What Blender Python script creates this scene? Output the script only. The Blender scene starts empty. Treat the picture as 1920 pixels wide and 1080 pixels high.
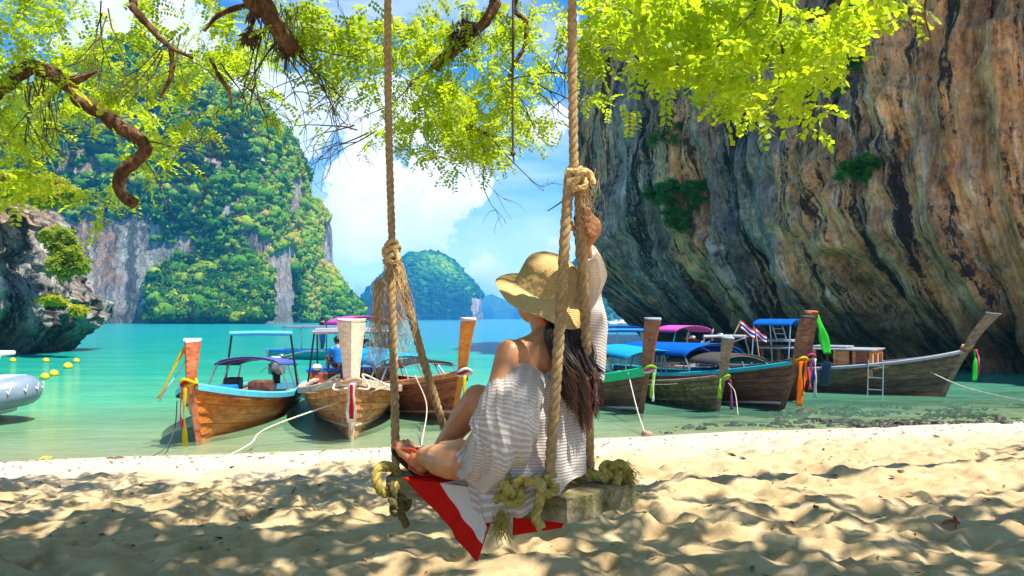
import bpy, bmesh, math, random
import numpy as np
from mathutils import Vector, Matrix, Quaternion
R = math.radians
random.seed(7)
rng = np.random.RandomState(11)
scene = bpy.context.scene
col = scene.collection

# ------------------------------------------------------------------ camera, sky, sun, exposure
F = 1400.0                      # focal length in pixels of the 1920 wide photograph
HC = 1.9                        # eye height above the water
cam_d = bpy.data.cameras.new('camera')
cam = bpy.data.objects.new('camera', cam_d); col.objects.link(cam)
cam_d.sensor_width = 36.0
cam_d.lens = 36.0 * F / 1920.0
cam_d.shift_y = 57.0 / 1920.0
cam_d.clip_start = 0.05; cam_d.clip_end = 9000
cam.location = (0, 0, HC); cam.rotation_euler = (R(90), 0, 0)
scene.camera = cam
cam_d.dof.use_dof = False

SUN = Vector((0.38, -0.22, 0.90)).normalized()
elev = math.asin(SUN.z); azim = math.atan2(SUN.x, SUN.y)
sun_d = bpy.data.lights.new('sun', 'SUN'); sun_d.energy = 3.7; sun_d.angle = R(0.55); sun_d.color = (1.0, 0.95, 0.86)
sun = bpy.data.objects.new('sun', sun_d); col.objects.link(sun)
sun.rotation_euler = SUN.to_track_quat('Z', 'Y').to_euler(); sun.location = (20, 0, 40)

scene.view_settings.view_transform = 'Standard'
scene.view_settings.look = 'None'
scene.view_settings.exposure = 1.48
scene.view_settings.gamma = 1.0
scene.view_settings.use_curve_mapping = False
scene.render.engine = 'CYCLES'
cy = scene.cycles
cy.use_denoising = True
try: cy.denoiser = 'OPENIMAGEDENOISE'
except Exception: pass
cy.max_bounces = 7; cy.diffuse_bounces = 3; cy.glossy_bounces = 3; cy.transmission_bounces = 5
cy.transparent_max_bounces = 12; cy.volume_bounces = 1
cy.sample_clamp_indirect = 6.0
cy.caustics_reflective = False; cy.caustics_refractive = False

def px(x, y, d):
    """a point at distance d seen at pixel (x, y) of the photograph"""
    return Vector(((x - 960.0) / F * d, d, HC - (y - 597.0) / F * d))
def wy(py, z=0.0):
    return F * (HC - z) / (py - 597.0)

# ---- node helper
class NT:
    def __init__(s, tree): s.t = tree; s.n = tree.nodes; s.l = tree.links
    def add(s, typ, **kw):
        n = s.n.new(typ)
        ins = kw.pop('i', {})
        for k, v in kw.items(): setattr(n, k, v)
        for k, v in ins.items():
            sock = n.inputs[k]
            if isinstance(v, tuple) and len(v) == 2 and hasattr(v[0], 'outputs'): s.l.new(v[0].outputs[v[1]], sock)
            elif hasattr(v, 'outputs'): s.l.new(v.outputs[0], sock)
            else: sock.default_value = v
        return n
    def math(s, op, a, b=None, c=None, clamp=False):
        ii = {0: a}
        if b is not None: ii[1] = b
        if c is not None: ii[2] = c
        n = s.add('ShaderNodeMath', operation=op, i=ii); n.use_clamp = clamp
        return n
    def ramp(s, fac, stops, interp='LINEAR'):
        n = s.add('ShaderNodeValToRGB', i={0: fac}); e = n.color_ramp.elements
        n.color_ramp.interpolation = interp
        while len(e) > 1: e.remove(e[-1])
        e[0].position = stops[0][0]; e[0].color = c4(stops[0][1])
        for p, c in stops[1:]:
            k = e.new(p); k.color = c4(c)
        return n
    def mix(s, fac, a, b, blend='MIX'):
        n = s.add('ShaderNodeMix', data_type='RGBA', blend_type=blend)
        for sock, v in ((n.inputs[0], fac), (n.inputs[6], a), (n.inputs[7], b)):
            if isinstance(v, tuple) and len(v) == 2 and hasattr(v[0], 'outputs'): s.l.new(v[0].outputs[v[1]], sock)
            elif hasattr(v, 'outputs'): s.l.new(v.outputs[2] if v.bl_idname == 'ShaderNodeMix' else v.outputs[0], sock)
            else: sock.default_value = c4(v) if isinstance(v, (tuple, list)) else v
        return n
def c4(c):
    if isinstance(c, (int, float)): return (c, c, c, 1)
    return (c[0], c[1], c[2], 1)
def out(n):                      # colour output of a mix node
    return (n, 2) if n.bl_idname == 'ShaderNodeMix' else (n, 0)

world = bpy.data.worlds.new('World'); scene.world = world; world.use_nodes = True
w = NT(world.node_tree); w.n.clear()
sky = w.add('ShaderNodeTexSky', sky_type='NISHITA'); sky.sun_disc = False
sky.sun_elevation = elev; sky.sun_rotation = azim
sky.altitude = 0; sky.air_density = 1.0; sky.dust_density = 0.15; sky.ozone_density = 2.4
tc = w.add('ShaderNodeTexCoord')
sep = w.add('ShaderNodeSeparateXYZ', i={0: (tc, 'Generated')})
# project directions on a cloud layer for even cloud sizes
zz = w.math('MAXIMUM', (sep, 2), 0.0)
den = w.math('ADD', zz, 0.28)
cx = w.math('DIVIDE', (sep, 0), den); cyy = w.math('DIVIDE', (sep, 1), den)
cvec = w.add('ShaderNodeCombineXYZ', i={0: cx, 1: cyy, 2: w.math('MULTIPLY', zz, 2.6)})
n1 = w.add('ShaderNodeTexNoise', i={'Vector': cvec, 'Scale': 1.6, 'Detail': 9.0, 'Roughness': 0.56, 'Distortion': 0.15})
n2 = w.add('ShaderNodeTexNoise', i={'Vector': (tc, 'Generated'), 'Scale': 11.0, 'Detail': 10.0, 'Roughness': 0.68})
# a few cumulus heaps standing where the photograph has them
heaps = [(690, 210, .055), (745, 225, .07), (820, 310, .075), (690, 330, .08), (740, 420, .10), (650, 440, .07), (570, 240, .07), (500, 215, .06), (890, 345, .03),
         (260, 60, .13), (420, 170, .07), (905, 520, .035), (640, 560, .06), (1150, 250, .05), (1030, 240, .035), (200, 250, .08), (1050, 470, .03)]
heapsum = None
for hx, hy, hr in heaps:
    v = (px(hx, hy, 1.0) - Vector((0, 0, HC))).normalized()
    d = w.add('ShaderNodeVectorMath', operation='DISTANCE', i={0: (tc, 'Generated'), 1: tuple(v)})
    m = w.add('ShaderNodeMapRange', interpolation_type='SMOOTHSTEP', i={0: (d, 'Value'), 1: hr * 1.5, 2: hr * 0.0, 3: 0.0, 4: 1.0})
    heapsum = m if heapsum is None else w.math('MAXIMUM', heapsum, m)
noise_a = w.math('MULTIPLY_ADD', n1, 0.45, w.math('MULTIPLY', n2, 0.72))
noise_a = w.math('SUBTRACT', noise_a, 0.035)
dens = w.math('ADD', noise_a, w.math('MULTIPLY', heapsum, 0.27))
mask = w.add('ShaderNodeMapRange', interpolation_type='SMOOTHSTEP', i={0: dens, 1: 0.63, 2: 0.70, 3: 0.0, 4: 1.0})
wisp = w.add('ShaderNodeTexNoise', i={'Vector': w.add('ShaderNodeMapping', i={0: (tc, 'Generated'), 3: (2.0, 2.0, 9.0)}), 'Scale': 1.7, 'Detail': 5.0, 'Roughness': 0.5})
wmask = w.add('ShaderNodeMapRange', interpolation_type='SMOOTHSTEP', i={0: wisp, 1: 0.42, 2: 0.75, 3: 0.0, 4: 0.55})
shade = w.add('ShaderNodeTexNoise', i={'Vector': w.add('ShaderNodeMapping', i={0: (tc, 'Generated'), 1: (0.02, 0.0, -0.03)}), 'Scale': 9.0, 'Detail': 6.0, 'Roughness': 0.6})
ccol = w.ramp(shade, [(0.38, (0.50, 0.60, 0.72)), (0.6, (0.72, 0.77, 0.84))])
hs = w.add('ShaderNodeHueSaturation', i={'Hue': .503, 'Saturation': 1.45, 'Value': 1.0, 'Color': sky})
bg_sky = w.add('ShaderNodeBackground', i={0: hs, 1: 0.076})
bg_cl = w.add('ShaderNodeBackground', i={0: ccol, 1: 0.68})
fac = w.math('MAXIMUM', mask, wmask)
above = w.add('ShaderNodeMapRange', i={0: (sep, 2), 1: -0.01, 2: 0.02, 3: 0.0, 4: 1.0})
fac = w.math('MULTIPLY', fac, above)
ms = w.add('ShaderNodeMixShader', i={0: fac, 1: bg_sky, 2: bg_cl})
w.add('ShaderNodeOutputWorld', i={0: ms})

# ------------------------------------------------------------------ numpy noise
_perm = np.random.RandomState(3).permutation(4096)
def _h(ix, iy, iz):
    return _perm[(_perm[(_perm[ix & 4095] + iy) & 4095] + iz) & 4095] / 4095.0
def vnoise(p):
    p = np.asarray(p, dtype=float); i = np.floor(p).astype(np.int64); f = p - i
    f = f * f * f * (f * (f * 6 - 15) + 10)
    x, y, z = i[..., 0], i[..., 1], i[..., 2]; u, v, t = f[..., 0], f[..., 1], f[..., 2]
    def L(a, b, k): return a + (b - a) * k
    c = L(L(L(_h(x, y, z), _h(x+1, y, z), u), L(_h(x, y+1, z), _h(x+1, y+1, z), u), v),
          L(L(_h(x, y, z+1), _h(x+1, y, z+1), u), L(_h(x, y+1, z+1), _h(x+1, y+1, z+1), u), v), t)
    return c * 2 - 1
def fbm(p, o=4, g=0.5, l=2.03):
    p = np.asarray(p, dtype=float); s = 0; a = 1; n = 0
    for k in range(o):
        s = s + a * vnoise(p + 17.3 * k); n += a; a *= g; p = p * l
    return s / n
def ridged(p, o=4):
    p = np.asarray(p, dtype=float); s = 0; a = 1; n = 0
    for k in range(o):
        s = s + a * (1 - 2 * np.abs(vnoise(p + 9.1 * k))); n += a; a *= .5; p = p * 2.1
    return s / n
def smooth(a, b, x):
    t = np.clip((x - a) / (b - a), 0, 1); return t * t * (3 - 2 * t)

# ------------------------------------------------------------------ mesh helpers
def link(name, me, parent=None, mat=None, smooth_=False):
    if mat is not None:
        for m in (mat if isinstance(mat, (list, tuple)) else [mat]): me.materials.append(m)
    o = bpy.data.objects.new(name, me); col.objects.link(o)
    if parent is not None: o.parent = parent
    if smooth_: me.shade_smooth()
    return o
def fast_mesh(name, V, Q, uv=None, attr=None):
    V = np.asarray(V, dtype=np.float32); Q = np.asarray(Q, dtype=np.int32); k = Q.shape[1]
    me = bpy.data.meshes.new(name)
    me.vertices.add(len(V)); me.vertices.foreach_set('co', V.ravel())
    me.loops.add(Q.size); me.loops.foreach_set('vertex_index', Q.ravel())
    me.polygons.add(len(Q)); me.polygons.foreach_set('loop_start', np.arange(0, Q.size, k, dtype=np.int32))
    me.polygons.foreach_set('loop_total', np.full(len(Q), k, dtype=np.int32))
    me.update(calc_edges=True)
    if uv is not None:
        l = me.uv_layers.new(name='UVMap'); l.data.foreach_set('uv', np.asarray(uv, dtype=np.float32)[Q.ravel()].ravel())
    if attr is not None:
        for an, av in attr.items():
            a = me.attributes.new(an, 'FLOAT', 'POINT'); a.data.foreach_set('value', np.asarray(av, dtype=np.float32))
    return me
def grid_faces(nr, nc, close=False):
    r = np.arange(nr - 1)[:, None]; c = np.arange(nc if close else nc - 1)[None, :]
    c2 = (c + 1) % nc
    return np.stack([r * nc + c, r * nc + c2, (r + 1) * nc + c2, (r + 1) * nc + c], -1).reshape(-1, 4)
def grid_mesh(name, P, close=False, uv=None, attr=None):
    nr, nc = P.shape[:2]
    return fast_mesh(name, P.reshape(-1, 3), grid_faces(nr, nc, close), None if uv is None else uv.reshape(-1, 2), attr)

class MB:
    """collects shapes into one mesh"""
    def __init__(s): s.v = []; s.f = []; s.uv = []; s.n = 0
    def add(s, V, Fc, uv=None):
        V = [tuple(v) for v in V]
        s.v += V; s.f += [tuple(i + s.n for i in f) for f in Fc]
        s.uv += [tuple(u) for u in uv] if uv is not None else [(v[0], v[2]) for v in V]
        s.n += len(V); return s
    def box(s, c, d, rot=None, bev=0.0, taper=(1, 1)):
        bm = bmesh.new(); bmesh.ops.create_cube(bm, size=1.0)
        for v in bm.verts:
            t = 1.0
            if v.co.z > 0: v.co.x *= taper[0]; v.co.y *= taper[1]
            v.co = Vector((v.co.x * d[0], v.co.y * d[1], v.co.z * d[2]))
        if bev > 0: bmesh.ops.bevel(bm, geom=bm.edges[:], offset=bev, segments=2, affect='EDGES', profile=.6)
        M = (rot.to_matrix() if isinstance(rot, Quaternion) else rot) if rot is not None else Matrix.Identity(3)
        bm.verts.index_update()
        V = [M @ v.co + Vector(c) for v in bm.verts]; Fc = [[v.index for v in f.verts] for f in bm.faces]
        bm.free(); return s.add(V, Fc)
    def tube(s, pts, r, n=8, cap=True, sq=(1, 1)):
        V, Q = tube(pts, r, n, cap, sq); return s.add(V, Q)
    def sphere(s, c, r, n=10, m=8):
        r = (r, r, r) if isinstance(r, (int, float)) else r
        V = []; Fc = []
        for i in range(m + 1):
            th = math.pi * i / m
            for j in range(n):
                ph = 2 * math.pi * j / n
                V.append((c[0] + r[0] * math.sin(th) * math.cos(ph), c[1] + r[1] * math.sin(th) * math.sin(ph), c[2] + r[2] * math.cos(th)))
        for i in range(m):
            for j in range(n): Fc.append((i*n+j, (i+1)*n+j, (i+1)*n+(j+1) % n, i*n+(j+1) % n))
        return s.add(V, Fc)
    def build(s, name, mat, parent=None, smooth_=True, loc=None):
        me = bpy.data.meshes.new(name); me.from_pydata(s.v, [], s.f); 
        l = me.uv_layers.new(name='UVMap'); li = np.zeros(len(me.loops), dtype=np.int32); me.loops.foreach_get('vertex_index', li)
        l.data.foreach_set('uv', np.asarray(s.uv, dtype=np.float32)[li].ravel())
        bm = bmesh.new(); bm.from_mesh(me); bmesh.ops.remove_doubles(bm, verts=bm.verts, dist=1e-6); bmesh.ops.recalc_face_normals(bm, faces=bm.faces); bm.to_mesh(me); bm.free()
        o = link(name, me, parent, mat)
        if smooth_:
            me.shade_smooth()
            try: me.set_sharp_from_angle(angle=R(38))
            except Exception: pass
        if loc is not None: o.location = loc
        return o

def frames(P):
    P = np.asarray(P, dtype=float); T = np.gradient(P, axis=0); T /= np.linalg.norm(T, axis=1)[:, None] + 1e-12
    a = np.array([0, 0, 1.0]) if abs(T[0][2]) < .9 else np.array([1.0, 0, 0])
    n = np.cross(T[0], a); n /= np.linalg.norm(n); N = [n]
    for i in range(1, len(P)):
        n = N[-1] - T[i] * np.dot(N[-1], T[i]); n /= np.linalg.norm(n) + 1e-12; N.append(n)
    N = np.array(N); return T, N, np.cross(T, N)
def tube(pts, r, n=8, cap=True, sq=(1, 1)):
    P = np.asarray([tuple(p) for p in pts], dtype=float); T, N, B = frames(P)
    r = np.broadcast_to(np.asarray(r, dtype=float), (len(P),)) if np.ndim(r) == 0 else np.interp(np.linspace(0, 1, len(P)), np.linspace(0, 1, len(r)), r)
    a = np.arange(n) * 2 * math.pi / n
    V = P[:, None] + r[:, None, None] * (np.cos(a)[None, :, None] * N[:, None] * sq[0] + np.sin(a)[None, :, None] * B[:, None] * sq[1])
    Q = [tuple(q) for q in grid_faces(len(P), n, True)]
    if cap: Q += [tuple(range(n))[::-1], tuple(range((len(P)-1)*n, len(P)*n))]
    return V.reshape(-1, 3), Q
def spline(pts, n=40):
    P = np.asarray([tuple(p) for p in pts], dtype=float)
    if len(P) < 3: return np.linspace(P[0], P[-1], n)
    E = np.vstack([2*P[0]-P[1], P, 2*P[-1]-P[-2]]); res = []
    t = np.linspace(0, len(P) - 1 - 1e-9, n)
    for u in t:
        i = int(u); f = u - i; a, b, c, d = E[i], E[i+1], E[i+2], E[i+3]
        res.append(.5 * ((2*b) + (-a+c)*f + (2*a-5*b+4*c-d)*f*f + (-a+3*b-3*c+d)*f**3))
    return np.array(res)
def resample(P, step):
    P = np.asarray(P, dtype=float); L = np.r_[0, np.cumsum(np.linalg.norm(np.diff(P, axis=0), axis=1))]
    n = max(3, int(L[-1] / step)); t = np.linspace(0, L[-1], n)
    return np.stack([np.interp(t, L, P[:, k]) for k in range(3)], 1), t
def rope_mb(mb, pts, r, pitch=None, strands=3, n=6, step=None, end_r=1.0):
    """laid rope: three strands wound round each other"""
    pitch = pitch or r * 5.0
    P, t = resample(pts, step or pitch / 9); T, N, B = frames(P)
    for k in range(strands):
        a = 2 * math.pi * (t / pitch + k / strands)
        C = P + (np.cos(a)[:, None] * N + np.sin(a)[:, None] * B) * r * .44
        V, Q = tube(C, r * .56, n); mb.add(V, Q)
    return mb
def empty(name, loc, rz=0.0):
    o = bpy.data.objects.new(name, None); col.objects.link(o); o.location = loc; o.rotation_euler = (0, 0, rz)
    o.empty_display_size = .2; return o
def tag(o, label=None, cat=None, group=None, kind=None):
    if label: o['label'] = label
    if cat: o['category'] = cat
    if group: o['group'] = group
    if kind: o['kind'] = kind
    return o

# ------------------------------------------------------------------ materials
def new_mat(name):
    m = bpy.data.materials.new(name); m.use_nodes = True; t = NT(m.node_tree); t.n.clear(); return m, t
def finish(t, col_, rough=.7, bump=None, bstr=.4, bdist=.02, spec=.4, metal=0.0, extra=None):
    ii = {'Roughness': rough, 'Metallic': metal, 'Specular IOR Level': spec}
    p = t.add('ShaderNodeBsdfPrincipled', i=ii)
    if hasattr(col_, 'outputs'): t.l.new(col_.outputs[2] if col_.bl_idname == 'ShaderNodeMix' else col_.outputs[0], p.inputs[0])
    else: p.inputs[0].default_value = c4(col_)
    if bump is not None:
        b = t.add('ShaderNodeBump', i={'Strength': bstr, 'Distance': bdist, 'Height': bump}); t.l.new(b.outputs[0], p.inputs['Normal'])
    t.add('ShaderNodeOutputMaterial', i={0: p}); return p
def noise(t, vec, scale, detail=4, rough=.55, dist=0.0):
    ii = {'Scale': scale, 'Detail': detail, 'Roughness': rough, 'Distortion': dist}
    if vec is not None: ii['Vector'] = vec
    return t.add('ShaderNodeTexNoise', i=ii)
def M_plain(name, c, rough=.5, var=.12, scale=6.0, spec=.4, metal=0.0, bstr=.15, bdist=.01):
    m, t = new_mat(name); tc = t.add('ShaderNodeTexCoord')
    n = noise(t, (tc, 'Object'), scale, 5, .6)
    a = tuple(max(0, x * (1 - var * 1.6)) for x in c); b = tuple(min(1, x * (1 + var)) for x in c)
    finish(t, t.ramp(n, [(.3, a), (.7, b)]), rough, n, bstr, bdist, spec, metal); return m
def M_wood(name, dark, mid, light, scale=1.0, rough=.6, stretch=(1.2, 14, 14), coord='Object', bstr=.35, spec=.35, wear=None, multi=.6):
    m, t = new_mat(name); tc = t.add('ShaderNodeTexCoord')
    oi = t.add('ShaderNodeObjectInfo')
    mp = t.add('ShaderNodeMapping', i={0: (tc, coord), 3: tuple(s * scale for s in stretch)})
    off = t.add('ShaderNodeVectorMath', operation='MULTIPLY_ADD', i={0: (oi, 'Random'), 1: (37.0, 11.0, 23.0), 2: mp})
    n = noise(t, off, 1.0, 6, .62, .8)
    n2 = noise(t, (tc, coord), 1.7 * scale, 5, .6)
    r = t.ramp(n, [(.30, dark), (.47, mid), (.68, light)])
    r2 = t.ramp(n2, [(.32, (.62, .58, .55)), (.62, (1.15, 1.1, 1.05))])
    c = t.mix(multi, r, r2, 'MULTIPLY')
    rnd = t.ramp((oi, 'Random'), [(0, (.70, .70, .70)), (1, (1.15, 1.1, 1.05))])
    c = t.mix(.9, c, rnd, 'MULTIPLY')
    if wear is not None:
        n3 = noise(t, (tc, coord), 5.0 * scale, 7, .7)
        c = t.mix(t.ramp(n3, [(.50, 0), (.62, 1)]), c, wear)
    finish(t, c, rough, n, bstr, .012, spec); return m
def M_cloth(name, c, transl=.25):
    m, t = new_mat(name); tc = t.add('ShaderNodeTexCoord')
    n = noise(t, (tc, 'Object'), 9, 4); cc = t.ramp(n, [(.3, tuple(x * .82 for x in c)), (.7, c)])
    d = t.add('ShaderNodeBsdfDiffuse', i={0: cc}); tr = t.add('ShaderNodeBsdfTranslucent', i={0: cc})
    mx = t.add('ShaderNodeMixShader', i={0: transl, 1: d, 2: tr}); t.add('ShaderNodeOutputMaterial', i={0: mx}); return m
def M_leaf(name, dark, light, trans, k=.5, scale=1.2, attr='tint'):
    m, t = new_mat(name); a = t.add('ShaderNodeAttribute', attribute_name=attr)
    c = t.ramp((a, 'Fac'), [(0, dark), (1, light)])
    ct = t.ramp((a, 'Fac'), [(0, tuple(x * .55 for x in trans)), (1, trans)])
    d = t.add('ShaderNodeBsdfPrincipled', i={0: c, 'Roughness': .45, 'Specular IOR Level': .35})
    tr = t.add('ShaderNodeBsdfTranslucent', i={0: ct})
    mx = t.add('ShaderNodeMixShader', i={0: k, 1: d, 2: tr}); t.add('ShaderNodeOutputMaterial', i={0: mx}); return m
# ================================================================== THE LAND
def shore(x): return 11.5 + .24 * np.clip(x, -14, 14)

# ---- sand and sea bed, one sheet out to the horizon
def axis(dense_a, dense_b, step, lo, hi):
    d = np.arange(dense_a, dense_b, step); g = [dense_b]; s = step
    while g[-1] < hi: s *= 1.22; g.append(g[-1] + s)
    l = [dense_a]; s = step
    while l[-1] > lo: s *= 1.22; l.append(l[-1] - s)
    return np.r_[np.array(l[1:])[::-1], d, g]
xs = np.clip(axis(-7.5, 8.5, .027, -4000, 4000), -4150, 4150)
y1 = []
yv = 2.6
while yv < 14.5: y1.append(yv); yv += .012 + (yv - 2.6) * .009
ys = np.r_[axis(0, 2.6, .12, -60, 2.5)[:], y1, np.clip(axis(14.7, 16, .2, 14.6, 3900), 0, 4060)]
ys = np.unique(np.round(ys, 5)); ys = ys[np.r_[True, np.diff(ys) > .006]]
X, Y = np.meshgrid(xs, ys)
D = shore(X) - Y + .22 * fbm(np.stack([X * .55, Y * 0 + 3, X * 0], -1), 3)
Z = np.where(D > 0, .98 * (1 - np.exp(-D * .155)), 0.0) * 1.0
Z = np.where(D <= 0, -np.minimum(-D * .052, 7.0) , Z)
amp = smooth(1.2, 4.0, D) * smooth(40, 20, np.abs(X)) 
P3 = np.stack([X, Y * 1.35, np.zeros_like(X)], -1)
wx = fbm(P3 * 1.1 + 5, 3) * .35; wy_ = fbm(P3 * 1.1 + 50, 3) * .35
P4 = P3 + np.stack([wx, wy_, 0 * wx], -1)
hump = fbm(P4 * 3.5, 4, .5)
rid = ridged(P4 * 2.4 + 3, 3)
Z = Z + amp * (.066 * hump + .022 * fbm(P4 * 6.5 + 8, 3) + .034 * rid + .030 * fbm(P3 * .8, 2))
# foot prints pressed in the dry sand
prs = np.random.RandomState(5)
for k in range(1500):
    cx0 = prs.uniform(-6, 7.5); cy0 = 2.9 + prs.rand() ** 1.3 * 7.2; r0 = prs.uniform(.05, .12); dp = prs.uniform(.012, .035)
    if shore(cx0) - cy0 < 1.6: continue
    i0, i1 = np.searchsorted(ys, [cy0 - r0 * 3, cy0 + r0 * 3]); j0, j1 = np.searchsorted(xs, [cx0 - r0 * 4, cx0 + r0 * 4])
    ang = prs.uniform(0, 3.14); sx = X[i0:i1, j0:j1] - cx0; sy = Y[i0:i1, j0:j1] - cy0
    a_ = sx * math.cos(ang) + sy * math.sin(ang); b_ = -sx * math.sin(ang) + sy * math.cos(ang)
    q = (a_ / (r0 * 1.5)) ** 2 + (b_ / r0) ** 2
    Z[i0:i1, j0:j1] += -dp * np.exp(-q * 1.2) + dp * .55 * np.exp(-((np.sqrt(q) - 1.35) / .35) ** 2)
Z += amp * .011 * fbm(P3 * 13, 4)
Z += smooth(.5, 2.2, D) * smooth(5, 2, D) * .012 * fbm(P3 * 5, 3)
def sand_z(x, y):
    j = np.clip(np.searchsorted(xs, x), 0, len(xs) - 1); i = np.clip(np.searchsorted(ys, y), 0, len(ys) - 1); return float(Z[i, j])
m_sand, t = new_mat('sand')
tcn = t.add('ShaderNodeTexCoord'); sp = t.add('ShaderNodeSeparateXYZ', i={0: (tcn, 'Object')})
n_f = noise(t, (tcn, 'Object'), 900, 3, .8); n_m = noise(t, (tcn, 'Object'), 5.5, 7, .62); n_b = noise(t, (tcn, 'Object'), 38, 6, .7)
dry = t.ramp(n_m, [(.30, (.40, .27, .125)), (.50, (.57, .41, .215)), (.72, (.68, .53, .32))])
grain = t.ramp(n_f, [(.30, (.70, .66, .60)), (.55, (1, 1, 1))])
dry = t.mix(.8, dry, grain, 'MULTIPLY')
dirt = noise(t, (tcn, 'Object'), 21, 9, .75)
dry = t.mix(t.ramp(dirt, [(.27, 1), (.36, 0)]), dry, (.24, .15, .075))
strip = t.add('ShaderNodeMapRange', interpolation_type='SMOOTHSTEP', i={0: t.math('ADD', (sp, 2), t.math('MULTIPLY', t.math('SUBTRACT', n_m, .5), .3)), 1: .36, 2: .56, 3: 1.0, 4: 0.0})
dry = t.mix(strip, dry, t.mix(.7, (.57, .48, .365), grain, 'MULTIPLY'))  # paler dry sand near the water, sunlit brightness put into its colour
wetn = t.math('ADD', (sp, 2), t.math('MULTIPLY', t.math('SUBTRACT', n_m, .5), .09))
wet = t.add('ShaderNodeMapRange', interpolation_type='SMOOTHSTEP', i={0: wetn, 1: .015, 2: .085, 3: 1.0, 4: 0.0})
wetc = t.ramp(n_m, [(.3, (.40, .32, .20)), (.7, (.52, .43, .29))])
cc = t.mix(wet, dry, wetc)
bed = t.add('ShaderNodeMapRange', interpolation_type='SMOOTHSTEP', i={0: (sp, 2), 1: -.10, 2: -.02, 3: 1.0, 4: 0.0})
weed = noise(t, (tcn, 'Object'), 1.3, 6, .62)
wd = t.mix(t.ramp(weed, [(.50, 0), (.60, 1)]), (.50, .44, .30), (.13, .15, .09))
east = t.add('ShaderNodeMapRange', interpolation_type='SMOOTHSTEP', i={0: (sp, 0), 1: 1.0, 2: 5.0, 3: .0, 4: 1.0})
wd = t.mix(east, (.50, .44, .30), wd)
cc = t.mix(bed, cc, wd)
rg = t.add('ShaderNodeMapRange', i={0: wet, 3: .92, 4: .38})
hb = t.math('MULTIPLY_ADD', n_b, .7, t.math('MULTIPLY', n_f, .25))
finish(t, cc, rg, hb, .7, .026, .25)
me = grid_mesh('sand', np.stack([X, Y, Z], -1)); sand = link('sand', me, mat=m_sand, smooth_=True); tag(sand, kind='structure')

# ---- sea
m_sea, t = new_mat('sea')
tcn = t.add('ShaderNodeTexCoord'); sp = t.add('ShaderNodeSeparateXYZ', i={0: (tcn, 'Object')})
big = noise(t, t.add('ShaderNodeMapping', i={0: (tcn, 'Object'), 3: (.10, .22, 1)}), 1.0, 5, .55)
dd0 = t.math('SUBTRACT', t.math('SUBTRACT', (sp, 1), t.math('MULTIPLY', t.math('MAXIMUM', t.math('MINIMUM', (sp, 0), 14.0), -14.0), .24)), 11.5)
dd = t.math('MULTIPLY', dd0, t.math('MULTIPLY_ADD', t.math('SUBTRACT', big, .5), 1.1, 1.0))
lg = t.math('DIVIDE', t.math('LOGARITHM', t.math('MAXIMUM', dd, 1.0), 10.0), 3.0)        # 1 m ->0, 1000 m ->1
r1_ = noise(t, t.add('ShaderNodeMapping', i={0: (tcn, 'Object'), 3: (.5, 2.2, 1)}), 1.3, 6, .65, .3)
r2_ = noise(t, t.add('ShaderNodeMapping', i={0: (tcn, 'Object'), 3: (.12, .7, 1)}), .8, 5, .6, .3)
wc = t.ramp(lg, [(0, (.30, .46, .26)), (.16, (.20, .42, .22)), (.30, (.07, .36, .20)), (.43, (.015, .29, .20)), (.55, (.004, .245, .22)), (.80, (.004, .23, .27)), (1.0, (.01, .24, .34))])
eastw = t.add('ShaderNodeMapRange', interpolation_type='SMOOTHSTEP', i={0: t.math('DIVIDE', (sp, 0), t.math('MAXIMUM', (sp, 1), 1.0)), 1: -.24, 2: -.05, 3: 0.0, 4: 1.0})
farw = t.add('ShaderNodeMapRange', interpolation_type='SMOOTHSTEP', i={0: dd, 1: 14.0, 2: 60.0, 3: 0.0, 4: .85})
wc = t.mix(t.math('MULTIPLY', eastw, farw), wc, (.02, .20, .34))  # bluer towards the right: sky reflection put into the water colour
e2 = t.add('ShaderNodeMapRange', interpolation_type='SMOOTHSTEP', i={0: (sp, 0), 1: .5, 2: 4.0, 3: 0.0, 4: 1.0}); n2_ = t.add('ShaderNodeMapRange', interpolation_type='SMOOTHSTEP', i={0: dd0, 1: 5.0, 2: 14.0, 3: 1.0, 4: 0.0})
wp = noise(t, t.add('ShaderNodeMapping', i={0: (tcn, 'Object'), 3: (.5, 1.5, 1)}), 1.2, 6, .65)
wc = t.mix(t.math('MULTIPLY', t.math('MULTIPLY', e2, n2_), .75), wc, t.ramp(wp, [(.40, (.035, .10, .07)), (.60, (.06, .24, .17))]))
patch = t.ramp(t.math('MULTIPLY_ADD', r2_, .6, t.math('MULTIPLY', r1_, .4)), [(.36, (.70, .80, .82)), (.50, (1, 1, 1)), (.64, (1.6, 1.35, 1.3))])
wc = t.mix(.8, wc, patch, 'MULTIPLY')
op = t.ramp(t.math('DIVIDE', dd, 9.0, clamp=True), [(0, .03), (.18, .32), (.5, .72), (1, .94)])
r1 = noise(t, t.add('ShaderNodeMapping', i={0: (tcn, 'Object'), 3: (1.1, 2.6, 1)}), 1.6, 6, .62, .3)
r2 = noise(t, t.add('ShaderNodeMapping', i={0: (tcn, 'Object'), 3: (.25, .8, 1)}), .6, 4, .6, .2)
hh = t.math('ADD', r1, t.math('MULTIPLY', r2, 1.6))
bp = t.add('ShaderNodeBump', i={'Strength': 1.0, 'Distance': .10, 'Height': hh})
df = t.add('ShaderNodeBsdfDiffuse', i={0: out(wc), 'Normal': bp})
tp = t.add('ShaderNodeBsdfTransparent', i={0: (.80, .97, .88, 1)})
gl = t.add('ShaderNodeBsdfGlossy', i={0: (1, 1, 1, 1), 'Roughness': .07, 'Normal': bp})
body = t.add('ShaderNodeMixShader', i={0: op, 1: tp, 2: df})
fr = t.add('ShaderNodeFresnel', i={'IOR': 1.33, 'Normal': bp})
fm = t.math('MULTIPLY', fr, .72)
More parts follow.
